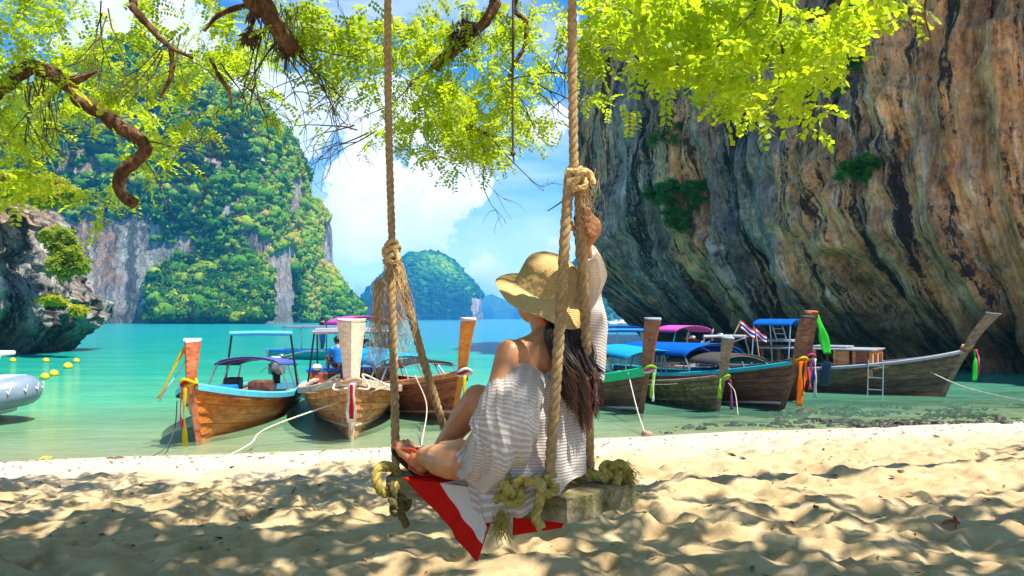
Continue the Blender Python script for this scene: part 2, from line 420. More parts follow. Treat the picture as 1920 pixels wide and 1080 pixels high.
t.add('ShaderNodeOutputMaterial', i={0: t.add('ShaderNodeMixShader', i={0: fm, 1: body, 2: gl})})
gx = np.clip(axis(-40, 40, 2.0, -4000, 4000), -4150, 4150); gy = np.clip(axis(6, 60, 1.0, 5, 3900), 0, 4050)
GX, GY = np.meshgrid(gx, gy)
sea = link('sea', grid_mesh('sea', np.stack([GX, GY, 0 * GX], -1)), mat=m_sea); tag(sea, kind='structure')

# ---- limestone materials
def M_rock(name, streak=(1.3, .16), palette=None, patch=None, green=.25, lowdark=(3.0, 1.0), bd=.12, warp=(.30, 1.0), bias=None):
    m, t = new_mat(name); uvn = t.add('ShaderNodeUVMap'); tcn = t.add('ShaderNodeTexCoord')
    sp = t.add('ShaderNodeSeparateXYZ', i={0: (tcn, 'Object')})
    wv = t.add('ShaderNodeVectorMath', operation='MULTIPLY_ADD', i={0: t.add('ShaderNodeTexNoise', i={'Vector': (tcn, 'Object'), 'Scale': 1.1 * warp[1], 'Detail': 7.0, 'Roughness': .68}).outputs and (t.n[-1], 'Color'), 1: (warp[0], warp[0] * 1.5, 0), 2: uvn})
    uvn = wv
    mp = t.add('ShaderNodeMapping', i={0: uvn, 3: (streak[0], streak[1], 1)})
    iso = noise(t, (tcn, 'Object'), 2.6 * warp[1], 12, .82); isof = t.math('MULTIPLY', t.math('SUBTRACT', iso, .5), .42)
    def brk(n_): return t.math('ADD', n_, isof)
    s1 = brk(noise(t, mp, 1.0, 10, .72, .05))
    mp2 = t.add('ShaderNodeMapping', i={0: uvn, 1: (31, 7, 0), 3: (streak[0] * .38, streak[1] * .5, 1)})
    s2 = brk(noise(t, mp2, 1.0, 7, .66, .05))
    if bias: s2 = t.math('ADD', s2, t.add('ShaderNodeMapRange', interpolation_type='SMOOTHSTEP', i={0: (t.add('ShaderNodeSeparateXYZ', i={0: uvn}), 0), 1: bias[0], 2: bias[1], 3: -.02, 4: .11}))
    mp3 = t.add('ShaderNodeMapping', i={0: uvn, 1: (11, 3, 0), 3: (streak[0] * 4.5, streak[1] * 2.5, 1)})
    s3 = brk(noise(t, mp3, 1.0, 10, .78, 0))
    warm = t.ramp(s3, palette['warm']); cool = t.ramp(s1, palette['cool'])
    c = t.mix(t.ramp(s2, [(patch[0], 0), (patch[1], 1)]), cool, warm)
    # black water stains
    mp4 = t.add('ShaderNodeMapping', i={0: uvn, 1: (71, 13, 0), 3: (streak[0] * 1.7, streak[1] * .7, 1)})
    s4 = brk(noise(t, mp4, 1.0, 9, .74, .05))
    c = t.mix(t.ramp(s4, [(.515, 0), (.55, .95)]), c, palette['stain'])
    c = t.mix(t.ramp(noise(t, (tcn, 'Object'), 2.3, 9, .75), [(.36, .65), (.5, 0)]), c, palette['crack'])
    mp5 = t.add('ShaderNodeMapping', i={0: uvn, 1: (5, 43, 0), 3: (streak[0] * 3.0, streak[1] * 1.0, 1)})
    s5 = brk(noise(t, mp5, 1.0, 9, .74, .05))
    c = t.mix(t.ramp(s5, [(.57, 0), (.61, .85)]), c, palette['pale'])
    blo = noise(t, (tcn, 'Object'), .42, 10, .74)
    c = t.mix(.85, c, t.ramp(blo, [(.36, (.40, .39, .40)), (.50, (1.0, .96, .92)), (.62, (1.5, 1.4, 1.3))]), 'MULTIPLY')
    if green > 0:
        g = noise(t, (tcn, 'Object'), .55, 7, .7)
        c = t.mix(t.ramp(g, [(.56, 0), (.68, green)]), c, (.06, .085, .02))
    if lowdark:
        zn = t.math('ADD', (sp, 2), t.math('MULTIPLY', t.math('SUBTRACT', s3, .5), lowdark[1] * 3))
        lo = t.add('ShaderNodeMapRange', interpolation_type='SMOOTHSTEP', i={0: zn, 1: lowdark[0] * .5, 2: lowdark[0], 3: .55, 4: 0.0})
        algae_shade = t.ramp(s3, [(.35, (.022, .020, .012)), (.55, (.075, .065, .03)), (.75, (.17, .14, .08))])
        c = t.mix(lo, c, algae_shade)  # algae tone; on the far islands it paints the shaded waterline notch
    mp6 = t.add('ShaderNodeMapping', i={0: uvn, 1: (9, 4, 0), 3: (streak[0] * 14, streak[1] * 6, 1)})
    s6 = noise(t, mp6, 1.0, 8, .8, 0)
    c = t.mix(.8, c, t.ramp(s6, [(.38, (.42, .40, .40)), (.55, (1.1, 1.08, 1.05))]), 'MULTIPLY')
    bb = t.math('ADD', t.math('MULTIPLY_ADD', s6, 1.2, s3), noise(t, (tcn, 'Object'), 3.2, 9, .7))
    finish(t, c, .88, bb, .8, bd, .2); return m
m_cliff = M_rock('limestone_cliff', (.62, .085), dict(
    cool=[(.28, (.05, .05, .052)), (.42, (.17, .17, .175)), (.50, (.36, .32, .28)), (.60, (.16, .19, .23)), (.72, (.46, .44, .40))],
    warm=[(.28, (.24, .13, .06)), (.43, (.70, .34, .13)), (.55, (.78, .50, .27)), (.72, (.84, .70, .52))],
    stain=(.018, .017, .018), crack=(.03, .027, .022), pale=(.66, .60, .50)), patch=(.455, .49), green=.35, lowdark=(2.9, .9), bias=(6.0, 24.0))
m_crag = M_rock('grey_crag', (.8, .35), dict(
    cool=[(.32, (.07, .07, .07)), (.44, (.30, .295, .285)), (.54, (.52, .51, .49)), (.68, (.66, .65, .62))],
    warm=[(.28, (.22, .11, .06)), (.5, (.50, .32, .20)), (.7, (.62, .50, .38))],
    stain=(.05, .045, .04), crack=(.03, .025, .02), pale=(.62, .58, .52)), patch=(.50, .60), green=.2, lowdark=(1.6, .8), bd=.25)
m_far = M_rock('far_limestone', (.11, .02), dict(
    cool=[(.28, (.12, .15, .17)), (.45, (.34, .35, .34)), (.6, (.52, .48, .43)), (.75, (.66, .62, .57))],
    warm=[(.28, (.30, .13, .07)), (.5, (.50, .29, .19)), (.7, (.62, .47, .36))],
    stain=(.08, .09, .10), crack=(.09, .08, .07), pale=(.70, .66, .60)), patch=(.48, .56), green=.9, lowdark=(7.0, 1.5), bd=.8, warp=(9.0, .12))  # lowdark here puts the dark cave band at the waterline into the colour

# ---- the great overhanging cliff on the right
base = spline([(60, 130, 0), (30, 100, 0), (13, 72, 0), (6.6, 54, 0), (4.55, 42, 0), (7.4, 35, 0), (10.9, 29.5, 0), (13.4, 24.8, 0), (16.2, 21.6, 0), (21, 18.8, 0), (24.5, 15.5, 0), (34, 12.5, 0), (48, 13, 0)], 1500)
base, S = resample(base, .12)
k0 = S[np.argmin(np.linalg.norm(base[:, :2] - np.array([4.55, 42]), axis=1))]
keep = (S > k0 - 45); base = base[keep]; S = S[keep] - k0
T2 = np.gradient(base, axis=0); T2 /= np.linalg.norm(T2, axis=1)[:, None]
Nn = np.stack([T2[:, 1], -T2[:, 0], 0 * T2[:, 0]], 1)       # outward: toward the beach
if np.dot(Nn[np.argmin(abs(S - 8))], np.array([-1, -1, 0])) < 0: Nn = -Nn
zs = np.r_[np.linspace(-1.5, 12.5, 190), np.linspace(12.65, 20.5, 56)]
SS, ZZ = np.meshgrid(S, zs)
flow = SS - 1.0 * smooth(7.0, 1.5, ZZ) + .3 * fbm(np.stack([SS * .12, ZZ * .16, 0 * SS], -1), 2)
lipz = 5.2 + 1.2 * fbm(np.stack([SS * .14, 0 * SS, 0 * SS + 4], -1), 2)
eg = np.exp(-((SS + .5) / 7.5) ** 2)
lipz = lipz * (1 - eg) + 6.9 * eg
inset = (2.9 + 5.4 * eg) * np.clip(1 - ZZ / lipz, 0, 1.15) ** 1.5 + .5 * smooth(1.6, .3, ZZ) * (1 - eg)
o_ = -inset
o_ += 1.5 * fbm(np.stack([flow * .09, ZZ * .05, 0 * SS], -1), 3)
col_ = ridged(np.stack([flow * .42, ZZ * .045, 0 * SS + 2], -1), 3)
o_ += (.62 * col_) * smooth(.5, 3, ZZ) * (1 + .6 * smooth(9, 4, ZZ) * smooth(1, 4, ZZ))
o_ += .30 * np.abs(fbm(np.stack([SS * 1.1, ZZ * .8, 0 * SS + 31], -1), 4)) * 1.6
o_ += .26 * ridged(np.stack([flow * 1.35, ZZ * .12, 0 * SS + 8], -1), 2)
o_ += .55 * fbm(np.stack([SS * .5, ZZ * .42, 0 * SS], -1), 4)
o_ -= .75 * smooth(.28, .62, fbm(np.stack([flow * .5, ZZ * .33, 0 * SS + 21], -1), 4))
o_ += .45 * smooth(.15, .5, fbm(np.stack([flow * .9, ZZ * .22, 0 * SS + 61], -1), 3))
o_ += .17 * ridged(np.stack([flow * 2.6, ZZ * .22, 0 * SS + 18], -1), 3) * smooth(0, 2, ZZ)
o_ -= .55 * smooth(.72, .95, 1 - np.abs(fbm(np.stack([flow * .33, ZZ * .10, 0 * SS + 71], -1), 3)) * 2.2)
o_ += .20 * np.abs(fbm(np.stack([SS * 1.9, ZZ * 1.5, 0 * SS + 9], -1), 3)) * smooth(6, 2, ZZ)
o_ -= 1.6 * smooth(17.5, 21.5, ZZ) ** 2 * 3
edge = np.exp(-((SS + 1.0) / 6.0) ** 2)
o_ = o_ * (1 - edge * .45) + edge * (-inset * .45 + 0.1)
P = base[None] + Nn[None] * o_[..., None]; P[..., 2] = ZZ
capr = []
for f, zt in ((.3, 21.3), (.7, 22.0), (1, 22.4)):
    c = P[-1].copy(); c[:, :2] = c[:, :2] + (-Nn[:, :2]) * f * 22; c[:, 2] = zt + 1.2 * fbm(np.stack([c[:, 0] * .2, c[:, 1] * .2, 0 * S], -1), 3); capr.append(c)
P = np.concatenate([P, np.array(capr)], 0)
UV = np.stack([np.vstack([flow, np.repeat(flow[-1:], 3, 0)]), P[..., 2] + np.vstack([0 * inset, np.repeat(0 * inset[-1:], 3, 0)])], -1)
cl = link('cliff', grid_mesh('cliff', P, uv=UV), mat=m_cliff, smooth_=True); tag(cl, kind='structure')
CLIFF = P

# ---- crag on the left
def crag(name, cx_, cy_, rx, ry, H, prof, mat, seed, amp_=(.9, .5), nz=110, na=300):
    a = np.linspace(0, 2 * math.pi, na, endpoint=False); z = np.linspace(-1.2, H, nz)
    A, Zz = np.meshgrid(a, z); rr = np.interp(Zz / H, [p[0] for p in prof], [p[1] for p in prof])
    Pn = np.stack([np.cos(A) * 3 + seed, np.sin(A) * 3, Zz * .42], -1)
    d = 1 + (amp_[0] * fbm(Pn * .8, 3) + amp_[1] * ridged(Pn * 2.0, 4) * .5 + .16 * fbm(Pn * 6, 3)) / rx
    Pp = np.stack([cx_ + np.cos(A) * rx * rr * d, cy_ + np.sin(A) * ry * rr * d, Zz + .5 * fbm(Pn * 1.6 + 7, 3)], -1)
    top = []
    for f in (.7, .4, .1):
        c = Pp[-1].copy(); m0 = c.mean(0); c[:, :2] = m0[:2] + (c[:, :2] - m0[:2]) * f; c[:, 2] += (1 - f) * .9 + .35 * fbm(c * .9, 3); top.append(c)
    Pp = np.concatenate([Pp, np.array(top)], 0)
    UV = np.stack([np.vstack([A, np.repeat(A[-1:], 3, 0)]) * rx, Pp[..., 2]], -1)
    o = link(name, grid_mesh(name, Pp, True, UV), mat=mat, smooth_=True); return tag(o, kind='structure')
crag('crag', -30.6, 41.5, 5.7, 5.2, 7.6, [(-.15, .74), (.02, .78), (.08, .86), (.17, 1.0), (.28, 1.09), (.40, 1.07), (.55, .93), (.75, .90), (.9, .86), (1.0, .72)], m_crag, 4, (1.7, 1.9))

# ---- islands
def island(name, dist, prof, depth, rockmask, seed, p=.62, n=(220, 60), skew=0, rough=.035):
    """prof: silhouette as (pixel x, pixel y) seen at distance dist"""
    xs_ = np.array([(a - 960) / F * dist for a, b in prof]); hs_ = np.array([HC - (b - 597) / F * dist for a, b in prof])
    X1 = np.linspace(xs_[0], xs_[-1], n[0]); H1 = np.maximum(np.interp(X1, xs_, hs_), .3)
    Wd = depth * np.clip(H1 / hs_.max(), .06, 1) ** .75
    th = np.linspace(0, math.pi, n[1])
    TH, XX = np.meshgrid(th, X1); HH = H1[:, None]; WW = Wd[:, None]
    Yy = dist + skew * (XX - X1.mean()) + WW * (.02 - np.cos(TH)) * 1.0
    Zz = HH * np.sin(TH) ** p
    Pn = np.stack([XX, Yy, Zz], -1) / dist
    k = fbm(Pn * 22 + seed, 4) * rough * dist * .5
    Yy = Yy + k * np.sin(TH); XX = XX + .4 * k * np.sin(TH)
    Zz = Zz * (1 + .05 * fbm(Pn * 60 + seed, 3)) - 1.0 * (Zz < .5)
    P_ = np.stack([XX, Yy, Zz], -1)
    UV = np.stack([P_[..., 0], P_[..., 2]], -1)
    o = link(name, grid_mesh(name, P_, uv=UV), mat=m_far if rockmask is not None else m_hill, smooth_=True); tag(o, kind='structure')
    return P_
m_hill, t = new_mat('hill_green'); tcn = t.add('ShaderNodeTexCoord')
n = noise(t, (tcn, 'Object'), .06, 8, .7)
finish(t, t.ramp(n, [(.3, (.012, .035, .010)), (.5, (.03, .075, .014)), (.7, (.09, .13, .03))]), .9, n, 1.0, 6.0, .1)

main_prof = [(-500, 330), (-300, 250), (-150, 300), (-60, 330), (0, 320), (30, 290), (75, 245), (105, 225), (140, 190), (190, 158), (240, 135), (290, 132), (340, 150), (400, 190), (450, 212), (490, 228), (525, 262), (548, 300), (562, 335), (570, 372), (572, 420), (576, 500), (580, 597)]
DI = 330.0
main_prof = [(a, 597 - (597 - b) * 1.07) for a, b in main_prof]
Pm = island('island', DI, main_prof, 62, 1, 3, n=(260, 70))
side_prof = [(470, 560), (520, 470), (548, 420), (566, 392), (582, 378), (597, 381), (605, 400), (609, 440), (612, 486), (630, 515), (650, 540), (668, 560), (682, 574), (687, 597)]
Ps = island('island', DI + 14, side_prof, 26, 1, 9, n=(120, 40))
far_prof = [(640, 597), (672, 575), (700, 548), (725, 522), (750, 494), (775, 480), (803, 474), (830, 481), (852, 496), (872, 520), (888, 541), (901, 556), (904, 575), (906, 597)]
Pf = island('far_island', 1150, far_prof, 110, 1, 5, n=(150, 44))
island('far_hills', 2300, [(860, 597), (885, 575), (905, 557), (925, 551), (945, 560), (960, 570), (975, 560), (1000, 575), (1030, 590), (1060, 597)], 160, None, 8, n=(90, 24))
Pt = island('far_island', 900, [(985, 597), (1010, 575), (1040, 540), (1070, 505), (1095, 478), (1115, 466), (1140, 480), (1170, 520), (1200, 560), (1230, 580), (1270, 597)], 100, 1, 12, n=(120, 40))

# ---- forest crowns grown over the islands
def ico(sub):
    bm = bmesh.new(); bmesh.ops.create_icosphere(bm, subdivisions=sub, radius=1.0); bm.verts.index_update()
    V = np.array([v.co[:] for v in bm.verts]); Fc = np.array([[v.index for v in f.verts] for f in bm.faces]); bm.free(); return V, Fc
ICO2 = ico(2); ICO1 = ico(1)
def crowns(name, pts, rad, mat, tint, base_=ICO2, seed=0, jag=.55, squash=.85, parent=None, kind='stuff'):
    r_ = np.random.RandomState(seed); BV, BF = base_; N = len(pts); nb = len(BV)
    V = np.repeat(BV[None], N, 0)
    n_ = fbm(V * 1.9 + r_.rand(N, 1, 1) * 90, 2) + r_.uniform(-1, 1, (N, nb)) * .35
    V = V * (1 + jag * n_[..., None]); V[..., 2] *= squash
    sc = np.asarray(rad)[:, None, None] * r_.uniform(.8, 1.25, (N, 1, 3))
    V = V * sc + np.asarray(pts)[:, None]
    Fq = BF[None] + (np.arange(N) * nb)[:, None, None]
    tv = np.repeat(np.asarray(tint)[:, None], nb, 1) + r_.uniform(-.12, .12, (N, nb))
    me = fast_mesh(name, V.reshape(-1, 3), Fq.reshape(-1, 3), attr={'tint': np.clip(tv, 0, 1).ravel()})
    o = link(name, me, parent, mat); tag(o, kind=kind); return o
def sprays(name, pts, rad, mat, tint, per=14, seed=0):
    """ragged leafy scraps standing proud of the crowns"""
    r_ = np.random.RandomState(seed); N = len(pts); pts = np.asarray(pts); rad = np.asarray(rad)
    d = r_.normal(0, 1, (N, per, 3)); d /= np.linalg.norm(d, axis=-1, keepdims=True); d[..., 2] = np.abs(d[..., 2]) * .9 - .15
    c = pts[:, None] + d * rad[:, None, None] * r_.uniform(.75, 1.25, (N, per, 1))
    a = r_.normal(0, 1, (N, per, 3)); b = r_.normal(0, 1, (N, per, 3)); a /= np.linalg.norm(a, axis=-1, keepdims=True); b /= np.linalg.norm(b, axis=-1, keepdims=True)
    s = (rad[:, None, None] * r_.uniform(.14, .34, (N, per, 1)))
    V = np.stack([c - a * s, c - b * s * .8, c + a * s, c + b * s * .8], 2); nq = N * per
    tv = np.repeat((np.asarray(tint)[:, None] + r_.normal(0, .2, (N, per))).ravel(), 4)
    me = fast_mesh(name, V.reshape(-1, 3), np.arange(nq * 4).reshape(-1, 4), attr={'tint': np.clip(tv, 0, 1)})
    return tag(link(name, me, None, mat), kind='stuff')
def M_forest(name):
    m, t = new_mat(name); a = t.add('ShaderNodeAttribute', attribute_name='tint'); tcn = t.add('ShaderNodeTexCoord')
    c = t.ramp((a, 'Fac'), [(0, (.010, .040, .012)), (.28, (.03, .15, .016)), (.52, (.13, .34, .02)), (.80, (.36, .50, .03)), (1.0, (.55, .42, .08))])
    n = noise(t, (tcn, 'Object'), 2.2, 6, .8)
    c = t.mix(.9, c, t.ramp(n, [(.34, (.30, .38, .36)), (.62, (1.5, 1.45, 1.15))]), 'MULTIPLY')
    d = t.add('ShaderNodeBsdfDiffuse', i={0: out(c), 'Normal': t.add('ShaderNodeBump', i={'Strength': 1.0, 'Distance': .8, 'Height': n})})
    tr = t.add('ShaderNodeBsdfTranslucent', i={0: out(c)})
    t.add('ShaderNodeOutputMaterial', i={0: t.add('ShaderNodeMixShader', i={0: .2, 1: d, 2: tr})}); return m
m_forest = M_forest('forest')
def scatter(P_, N, seed, mask=None, zmin=.5, front=.62):
    r_ = np.random.RandomState(seed); nx, nt = P_.shape[:2]; out_ = []
    # area weights
    A = np.linalg.norm(np.cross(P_[1:, :-1] - P_[:-1, :-1], P_[:-1, 1:] - P_[:-1, :-1]), axis=-1)
    A[:, int(nt * front):] = 0; A = A.ravel() / A.sum()
    idx = r_.choice(len(A), N * 2, p=A); i, j = np.divmod(idx, nt - 1); u = r_.rand(len(idx), 1); v = r_.rand(len(idx), 1)
    Q = P_[i, j] * (1-u) * (1-v) + P_[i+1, j] * u * (1-v) + P_[i, j+1] * (1-u) * v + P_[i+1, j+1] * u * v
    Q = Q[Q[:, 2] > zmin]
    if mask is not None: Q = Q[~mask(Q)]
    return Q[:N]
def pix(Q): return 960 + F * Q[:, 0] / Q[:, 1], 597 - F * (Q[:, 2] - HC) / Q[:, 1]
def main_mask(Q):
    X_, Y_ = pix(Q); jit = 14 * fbm(np.stack([X_ * .03, Y_ * .03, 0 * X_], -1), 3); X_ = X_ + jit; Y_ = Y_ + 1.4 * jit
    def reg(x0, x1, y0, y1): return (X_ > x0) & (X_ < x1) & (Y_ > y0) & (Y_ < y1)
    big_ = reg(60, 290, 398, 640) | reg(290, 330, 455, 500)
    return big_ | reg(503, 550, 458, 640) | reg(538, 566, 330, 405) | reg(455, 498, 425, 470) & (Y_ > 430) | reg(330, 352, 440, 470) | (Y_ > 594) | reg(100, 200, 310, 330)
Q = scatter(Pm, 17000, 1, main_mask)
tn = .50 + .9 * fbm(Q / 40.0, 3) + np.random.RandomState(2).normal(0, .24, len(Q))
rd = np.clip(np.random.RandomState(3).lognormal(.38, .40, len(Q)), .7, 3.6)
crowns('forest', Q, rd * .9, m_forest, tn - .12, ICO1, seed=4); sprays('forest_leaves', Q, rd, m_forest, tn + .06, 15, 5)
# the belt of bigger trees at the foot of the rock face
r_ = np.random.RandomState(21); Qb = []
for k in range(700):
    a = r_.uniform(285, 505); b = r_.uniform(478 + max(0, (a - 480) * 1.2) + max(0, (330 - a) * .7), 598); dd_ = 255 + (598 - b) * .22 + r_.uniform(0, 6)
    Qb.append(px(a, min(b, 595), dd_))
Qb = np.array([tuple(q) for q in Qb])
rd = r_.uniform(1.3, 3.6, len(Qb)); tb = np.clip(.42 + r_.normal(0, .2, len(Qb)), 0, 1)
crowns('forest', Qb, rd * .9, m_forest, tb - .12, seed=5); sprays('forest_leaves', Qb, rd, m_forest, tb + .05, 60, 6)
def side_mask(Q):
    X_, Y_ = pix(Q); return ((X_ > 601) & (X_ < 618) & (Y_ > 415) & (Y_ < 500)) | (Y_ > 597) 
Q = scatter(Ps, 2400, 6, side_mask); sprays('forest_leaves', Q, np.full(len(Q), 1.8), m_forest, .52 + .6 * fbm(Q / 30.0, 2), 14, 7)
crowns('forest', Q, np.random.RandomState(7).uniform(1.1, 2.3, len(Q)), m_forest, .5 + .6 * fbm(Q / 30.0, 2) + np.random.RandomState(2).normal(0, .2, len(Q)), ICO1, seed=8)
def far_mask(Q):
    X_, Y_ = pix(Q); return ((X_ > 882) & (Y_ > 555)) | (Y_ > 597)
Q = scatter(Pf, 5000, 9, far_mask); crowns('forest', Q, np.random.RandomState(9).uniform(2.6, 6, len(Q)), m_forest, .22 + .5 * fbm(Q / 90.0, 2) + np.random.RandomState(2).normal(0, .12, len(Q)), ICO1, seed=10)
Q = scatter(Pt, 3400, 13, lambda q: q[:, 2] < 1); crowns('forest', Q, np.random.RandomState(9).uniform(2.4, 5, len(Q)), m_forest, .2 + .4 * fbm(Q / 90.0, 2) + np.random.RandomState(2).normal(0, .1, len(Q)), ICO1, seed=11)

# ---- air
hz = MB(); hz.box((0, 1500, 65), (8600, 5200, 150)); m_hz, t = new_mat('haze')
pv = t.add('ShaderNodeVolumePrincipled', i={'Color': (.07, .45, .92, 1), 'Density': .00034, 'Anisotropy': .0})
t.n.new('ShaderNodeOutputMaterial'); t.l.new(pv.outputs[0], [n for n in t.n if n.bl_idname == 'ShaderNodeOutputMaterial'][0].inputs['Volume'])
hzo = hz.build('haze', m_hz, smooth_=False); tag(hzo, kind='stuff')
# ================================================================== THE TREE OVER THE BEACH
m_bark, t = new_mat('bark'); tcn = t.add('ShaderNodeTexCoord')
n = noise(t, t.add('ShaderNodeMapping', i={0: (tcn, 'Object'), 3: (9, 9, 5)}), 1.6, 9, .72, .6); v = t.add('ShaderNodeTexVoronoi', i={'Vector': (tcn, 'Object'), 'Scale': 26.0})
finish(t, t.mix(.55, t.ramp(n, [(.30, (.030, .016, .010)), (.48, (.12, .062, .032)), (.62, (.26, .15, .08)), (.75, (.40, .29, .18))]), t.ramp(v, [(.0, (.55, .5, .5)), (.4, (1.1, 1.05, 1))]), 'MULTIPLY'), .9, t.math('ADD', n, t.math('MULTIPLY', v, .5)), 1.0, .035, .15)
m_twig = M_plain('twig_bark', (.09, .062, .05), .9, .3, 30)
m_leaf = M_leaf('tree_leaves', (.035, .12, .008), (.27, .40, .012), (.68, .84, .02), .60)
m_leafd = M_leaf('shrub_leaves', (.02, .07, .010), (.13, .22, .014), (.40, .50, .02), .45)

tree = empty('tree', (-3.9, .6, .9)); tag(tree, 'spreading beach tree with gnarled brown limbs and sunlit yellow green leaves over the swing', 'tree')
TO = np.array([-3.9, .6, .9])
def knotty(pts, r, n=10, wob=.24, seed=0, step=.035):
    P, tt = resample(spline(pts, 60), step); r_ = np.random.RandomState(seed)
    P = P + .35 * np.mean(r) * fbm(P * 5 + seed, 2)[:, None] * np.array([1, .6, .8])
    V, Q = tube(P, r, n)
    V = V.reshape(-1, n, 3); C = V.mean(1, keepdims=True); q = V - C
    V = C + q * (1 + wob * fbm(V * 13 + seed, 3) * 1.6 + .26 * fbm(V * 30, 3))[..., None]
    return V.reshape(-1, 3), Q
limbs = MB()
def limb(pts, r, seed=0, n=10, name='branch'):
    mb = MB(); V, Q = knotty(pts, [q * .86 for q in r], n, seed=seed); mb.add(V - TO, Q)
    return mb.build(name, m_bark, tree)
def pp(lst, d): return [tuple(px(a, b, (d if len(c) == 0 else c[0]))) for a, b, *c in lst]
# trunk and main limbs, mostly above and left of the picture
mb = MB(); V, Q = knotty([(-3.9, .6, .6), (-3.85, .7, 1.6), (-3.7, .9, 2.8), (-3.3, 1.2, 3.9), (-2.6, 1.8, 4.9)], [.42, .34, .29, .26, .22], 14, .2, 3, .06); mb.add(V - TO, Q); mb.build('trunk', m_bark, tree)
limb([(-2.6, 1.8, 4.9), (-1.6, 2.5, 5.5), (-.5, 2.98, 5.75), (.5, 2.72, 5.85), (1.8, 3.1, 6.2), (3.5, 4.2, 6.5), (5.6, 5.0, 6.4), (8, 5.6, 6.6)], [.2, .17, .15, .14, .12, .10, .07, .04], 5, 12)
limb([(-3.7, .9, 2.8), (-3.4, 2.2, 3.1), (-3.15, 3.6, 3.35)] + pp([(-60, 185, 4.4), (0, 168, 4.4), (45, 130, 4.4), (92, 140, 4.4), (125, 158, 4.4), (165, 198, 4.4), (205, 222, 4.4), (245, 252, 4.4), (268, 272, 4.4), (262, 292, 4.4), (232, 318, 4.4), (224, 340, 4.4), (232, 362, 4.4), (258, 380, 4.4)], 4.4), [.2, .17, .13, .10, .085, .075, .07, .062, .055, .05, .05, .048, .045, .036], 6, 14)
limb([(-2.6, 1.8, 4.9), (-2.6, 3.2, 4.6)] + pp([(225, -40), (250, 18), (290, 58), (330, 92), (362, 108)], 4.6), [.12, .09, .05, .042, .036, .03, .012], 7)
limb([(-1.6, 2.5, 5.5), (-1.5, 3.6, 4.6)] + pp([(470, -30, 4.2), (505, 10, 4.2), (525, 60, 4.2), (548, 96, 4.2)], 4.2), [.12, .11, .10, .085, .07, .05], 8, 12)
limb(pp([(505, 5), (455, 12), (410, 28), (384, 58)], 4.5), [.03, .022, .018, .01], 9)
limb(pp([(320, 90), (322, 120), (318, 150), (300, 182)], 4.6), [.02, .018, .015, .010], 10)
limb(pp([(395, 110), (412, 146), (430, 172), (436, 206)], 4.6), [.012, .016, .015, .008], 11)
limb(pp([(130, 152), (150, 148), (185, 132)], 4.4), [.03, .02, .01], 12)
limb([(.5, 2.72, 5.85), (.2, 3.6, 5.0)] + pp([(938, -40, 5.0), (925, 10, 5.0), (905, 45, 5.0), (868, 80, 5.0), (835, 105, 5.0), (815, 130, 5.0)], 5), [.12, .09, .07, .062, .05, .045, .04, .045], 13, 12)
limb([(1.8, 3.1, 6.2), (.6, 4.2, 4.8)] + pp([(972, -20, 5.2), (985, 40, 5.2), (985, 82, 5.2), (970, 110, 5.2), (955, 145, 5.2)], 5), [.08, .06, .05, .042, .036, .026, .015], 14)
limb(pp([(862, 214), (880, 236), (905, 250), (932, 256)], 5.1), [.012, .022, .018, .008], 15)
limb([(3.5, 4.2, 6.5), (2.7, 4.4, 4.8)] + pp([(1600, -30, 4.6), (1568, 4, 4.6), (1540, 26, 4.6), (1500, 46, 4.6)], 4.6), [.08, .05, .035, .03, .025, .01], 16)
limb(pp([(1440, -30), (1415, 20), (1370, 60), (1330, 105), (1310, 130)], 4.4), [.02, .014, .011, .009, .005], 17)
limb(pp([(1470, -30), (1462, 60), (1475, 120), (1500, 160)], 4.4), [.014, .011, .009, .004], 18)
limb(pp([(1740, -30), (1735, 30), (1745, 70)], 4.4), [.012, .009, .004], 19)

# fine bare twigs
def twig_tree(mb, p, d, L, r, depth, r_):
    d = d / np.linalg.norm(d); pts = [p]
    for k in range(5):
        d = d + r_.normal(0, .17, 3) + np.array([0, 0, -.05]); d /= np.linalg.norm(d); pts.append(pts[-1] + d * L / 5)
    V, Q = tube(pts, [r, r * .45], 4, False); mb.add(V - TO, Q)
    if depth > 0:
        for k in range(r_.randint(2, 4)):
            i = r_.randint(2, 6); a = d + r_.normal(0, .65, 3); twig_tree(mb, pts[i], a, L * r_.uniform(.45, .75), r * .6, depth - 1, r_)
tw = MB(); r_ = np.random.RandomState(17)
starts = [(545, 100, 4.3, .5, -.9), (560, 110, 4.3, .7, -.8), (520, 95, 4.3, -.2, -.9), (530, 70, 4.3, -.6, -.4), (500, 60, 4.4, -.5, -.6), (590, 120, 4.3, .5, -.9), (195, 20, 4.6, .1, -1), (200, 10, 4.6, .3, -.9), (330, 60, 4.7, -.2, -1), (660, 235, 4.9, -1, -.1), (700, 240, 4.9, -.9, -.3),
          (960, 150, 5.0, .6, -.3), (980, 160, 5.0, 1, -.2), (900, 245, 5.0, .6, -.8), (410, 120, 4.6, .3, -.8), (300, 100, 4.6, -.3, -.9), (90, 160, 4.4, .2, -1), (60, 150, 4.4, -.1, -1), (1060, 60, 5, -.4, -.5), (820, 120, 5, -.7, -.5), (240, 260, 4.4, .6, -.5)]
for a, b, d, dx, dz in starts:
    for q in range(2): twig_tree(tw, np.array(px(a + r_.uniform(-12, 12), b + r_.uniform(-12, 12), d)), np.array([dx + r_.normal(0, .25), r_.normal(0, .2), dz + r_.normal(0, .2)]), r_.uniform(.3, .5), .0055, 2, r_)
tag(tw.build('twigs', m_twig, tree), kind='stuff')

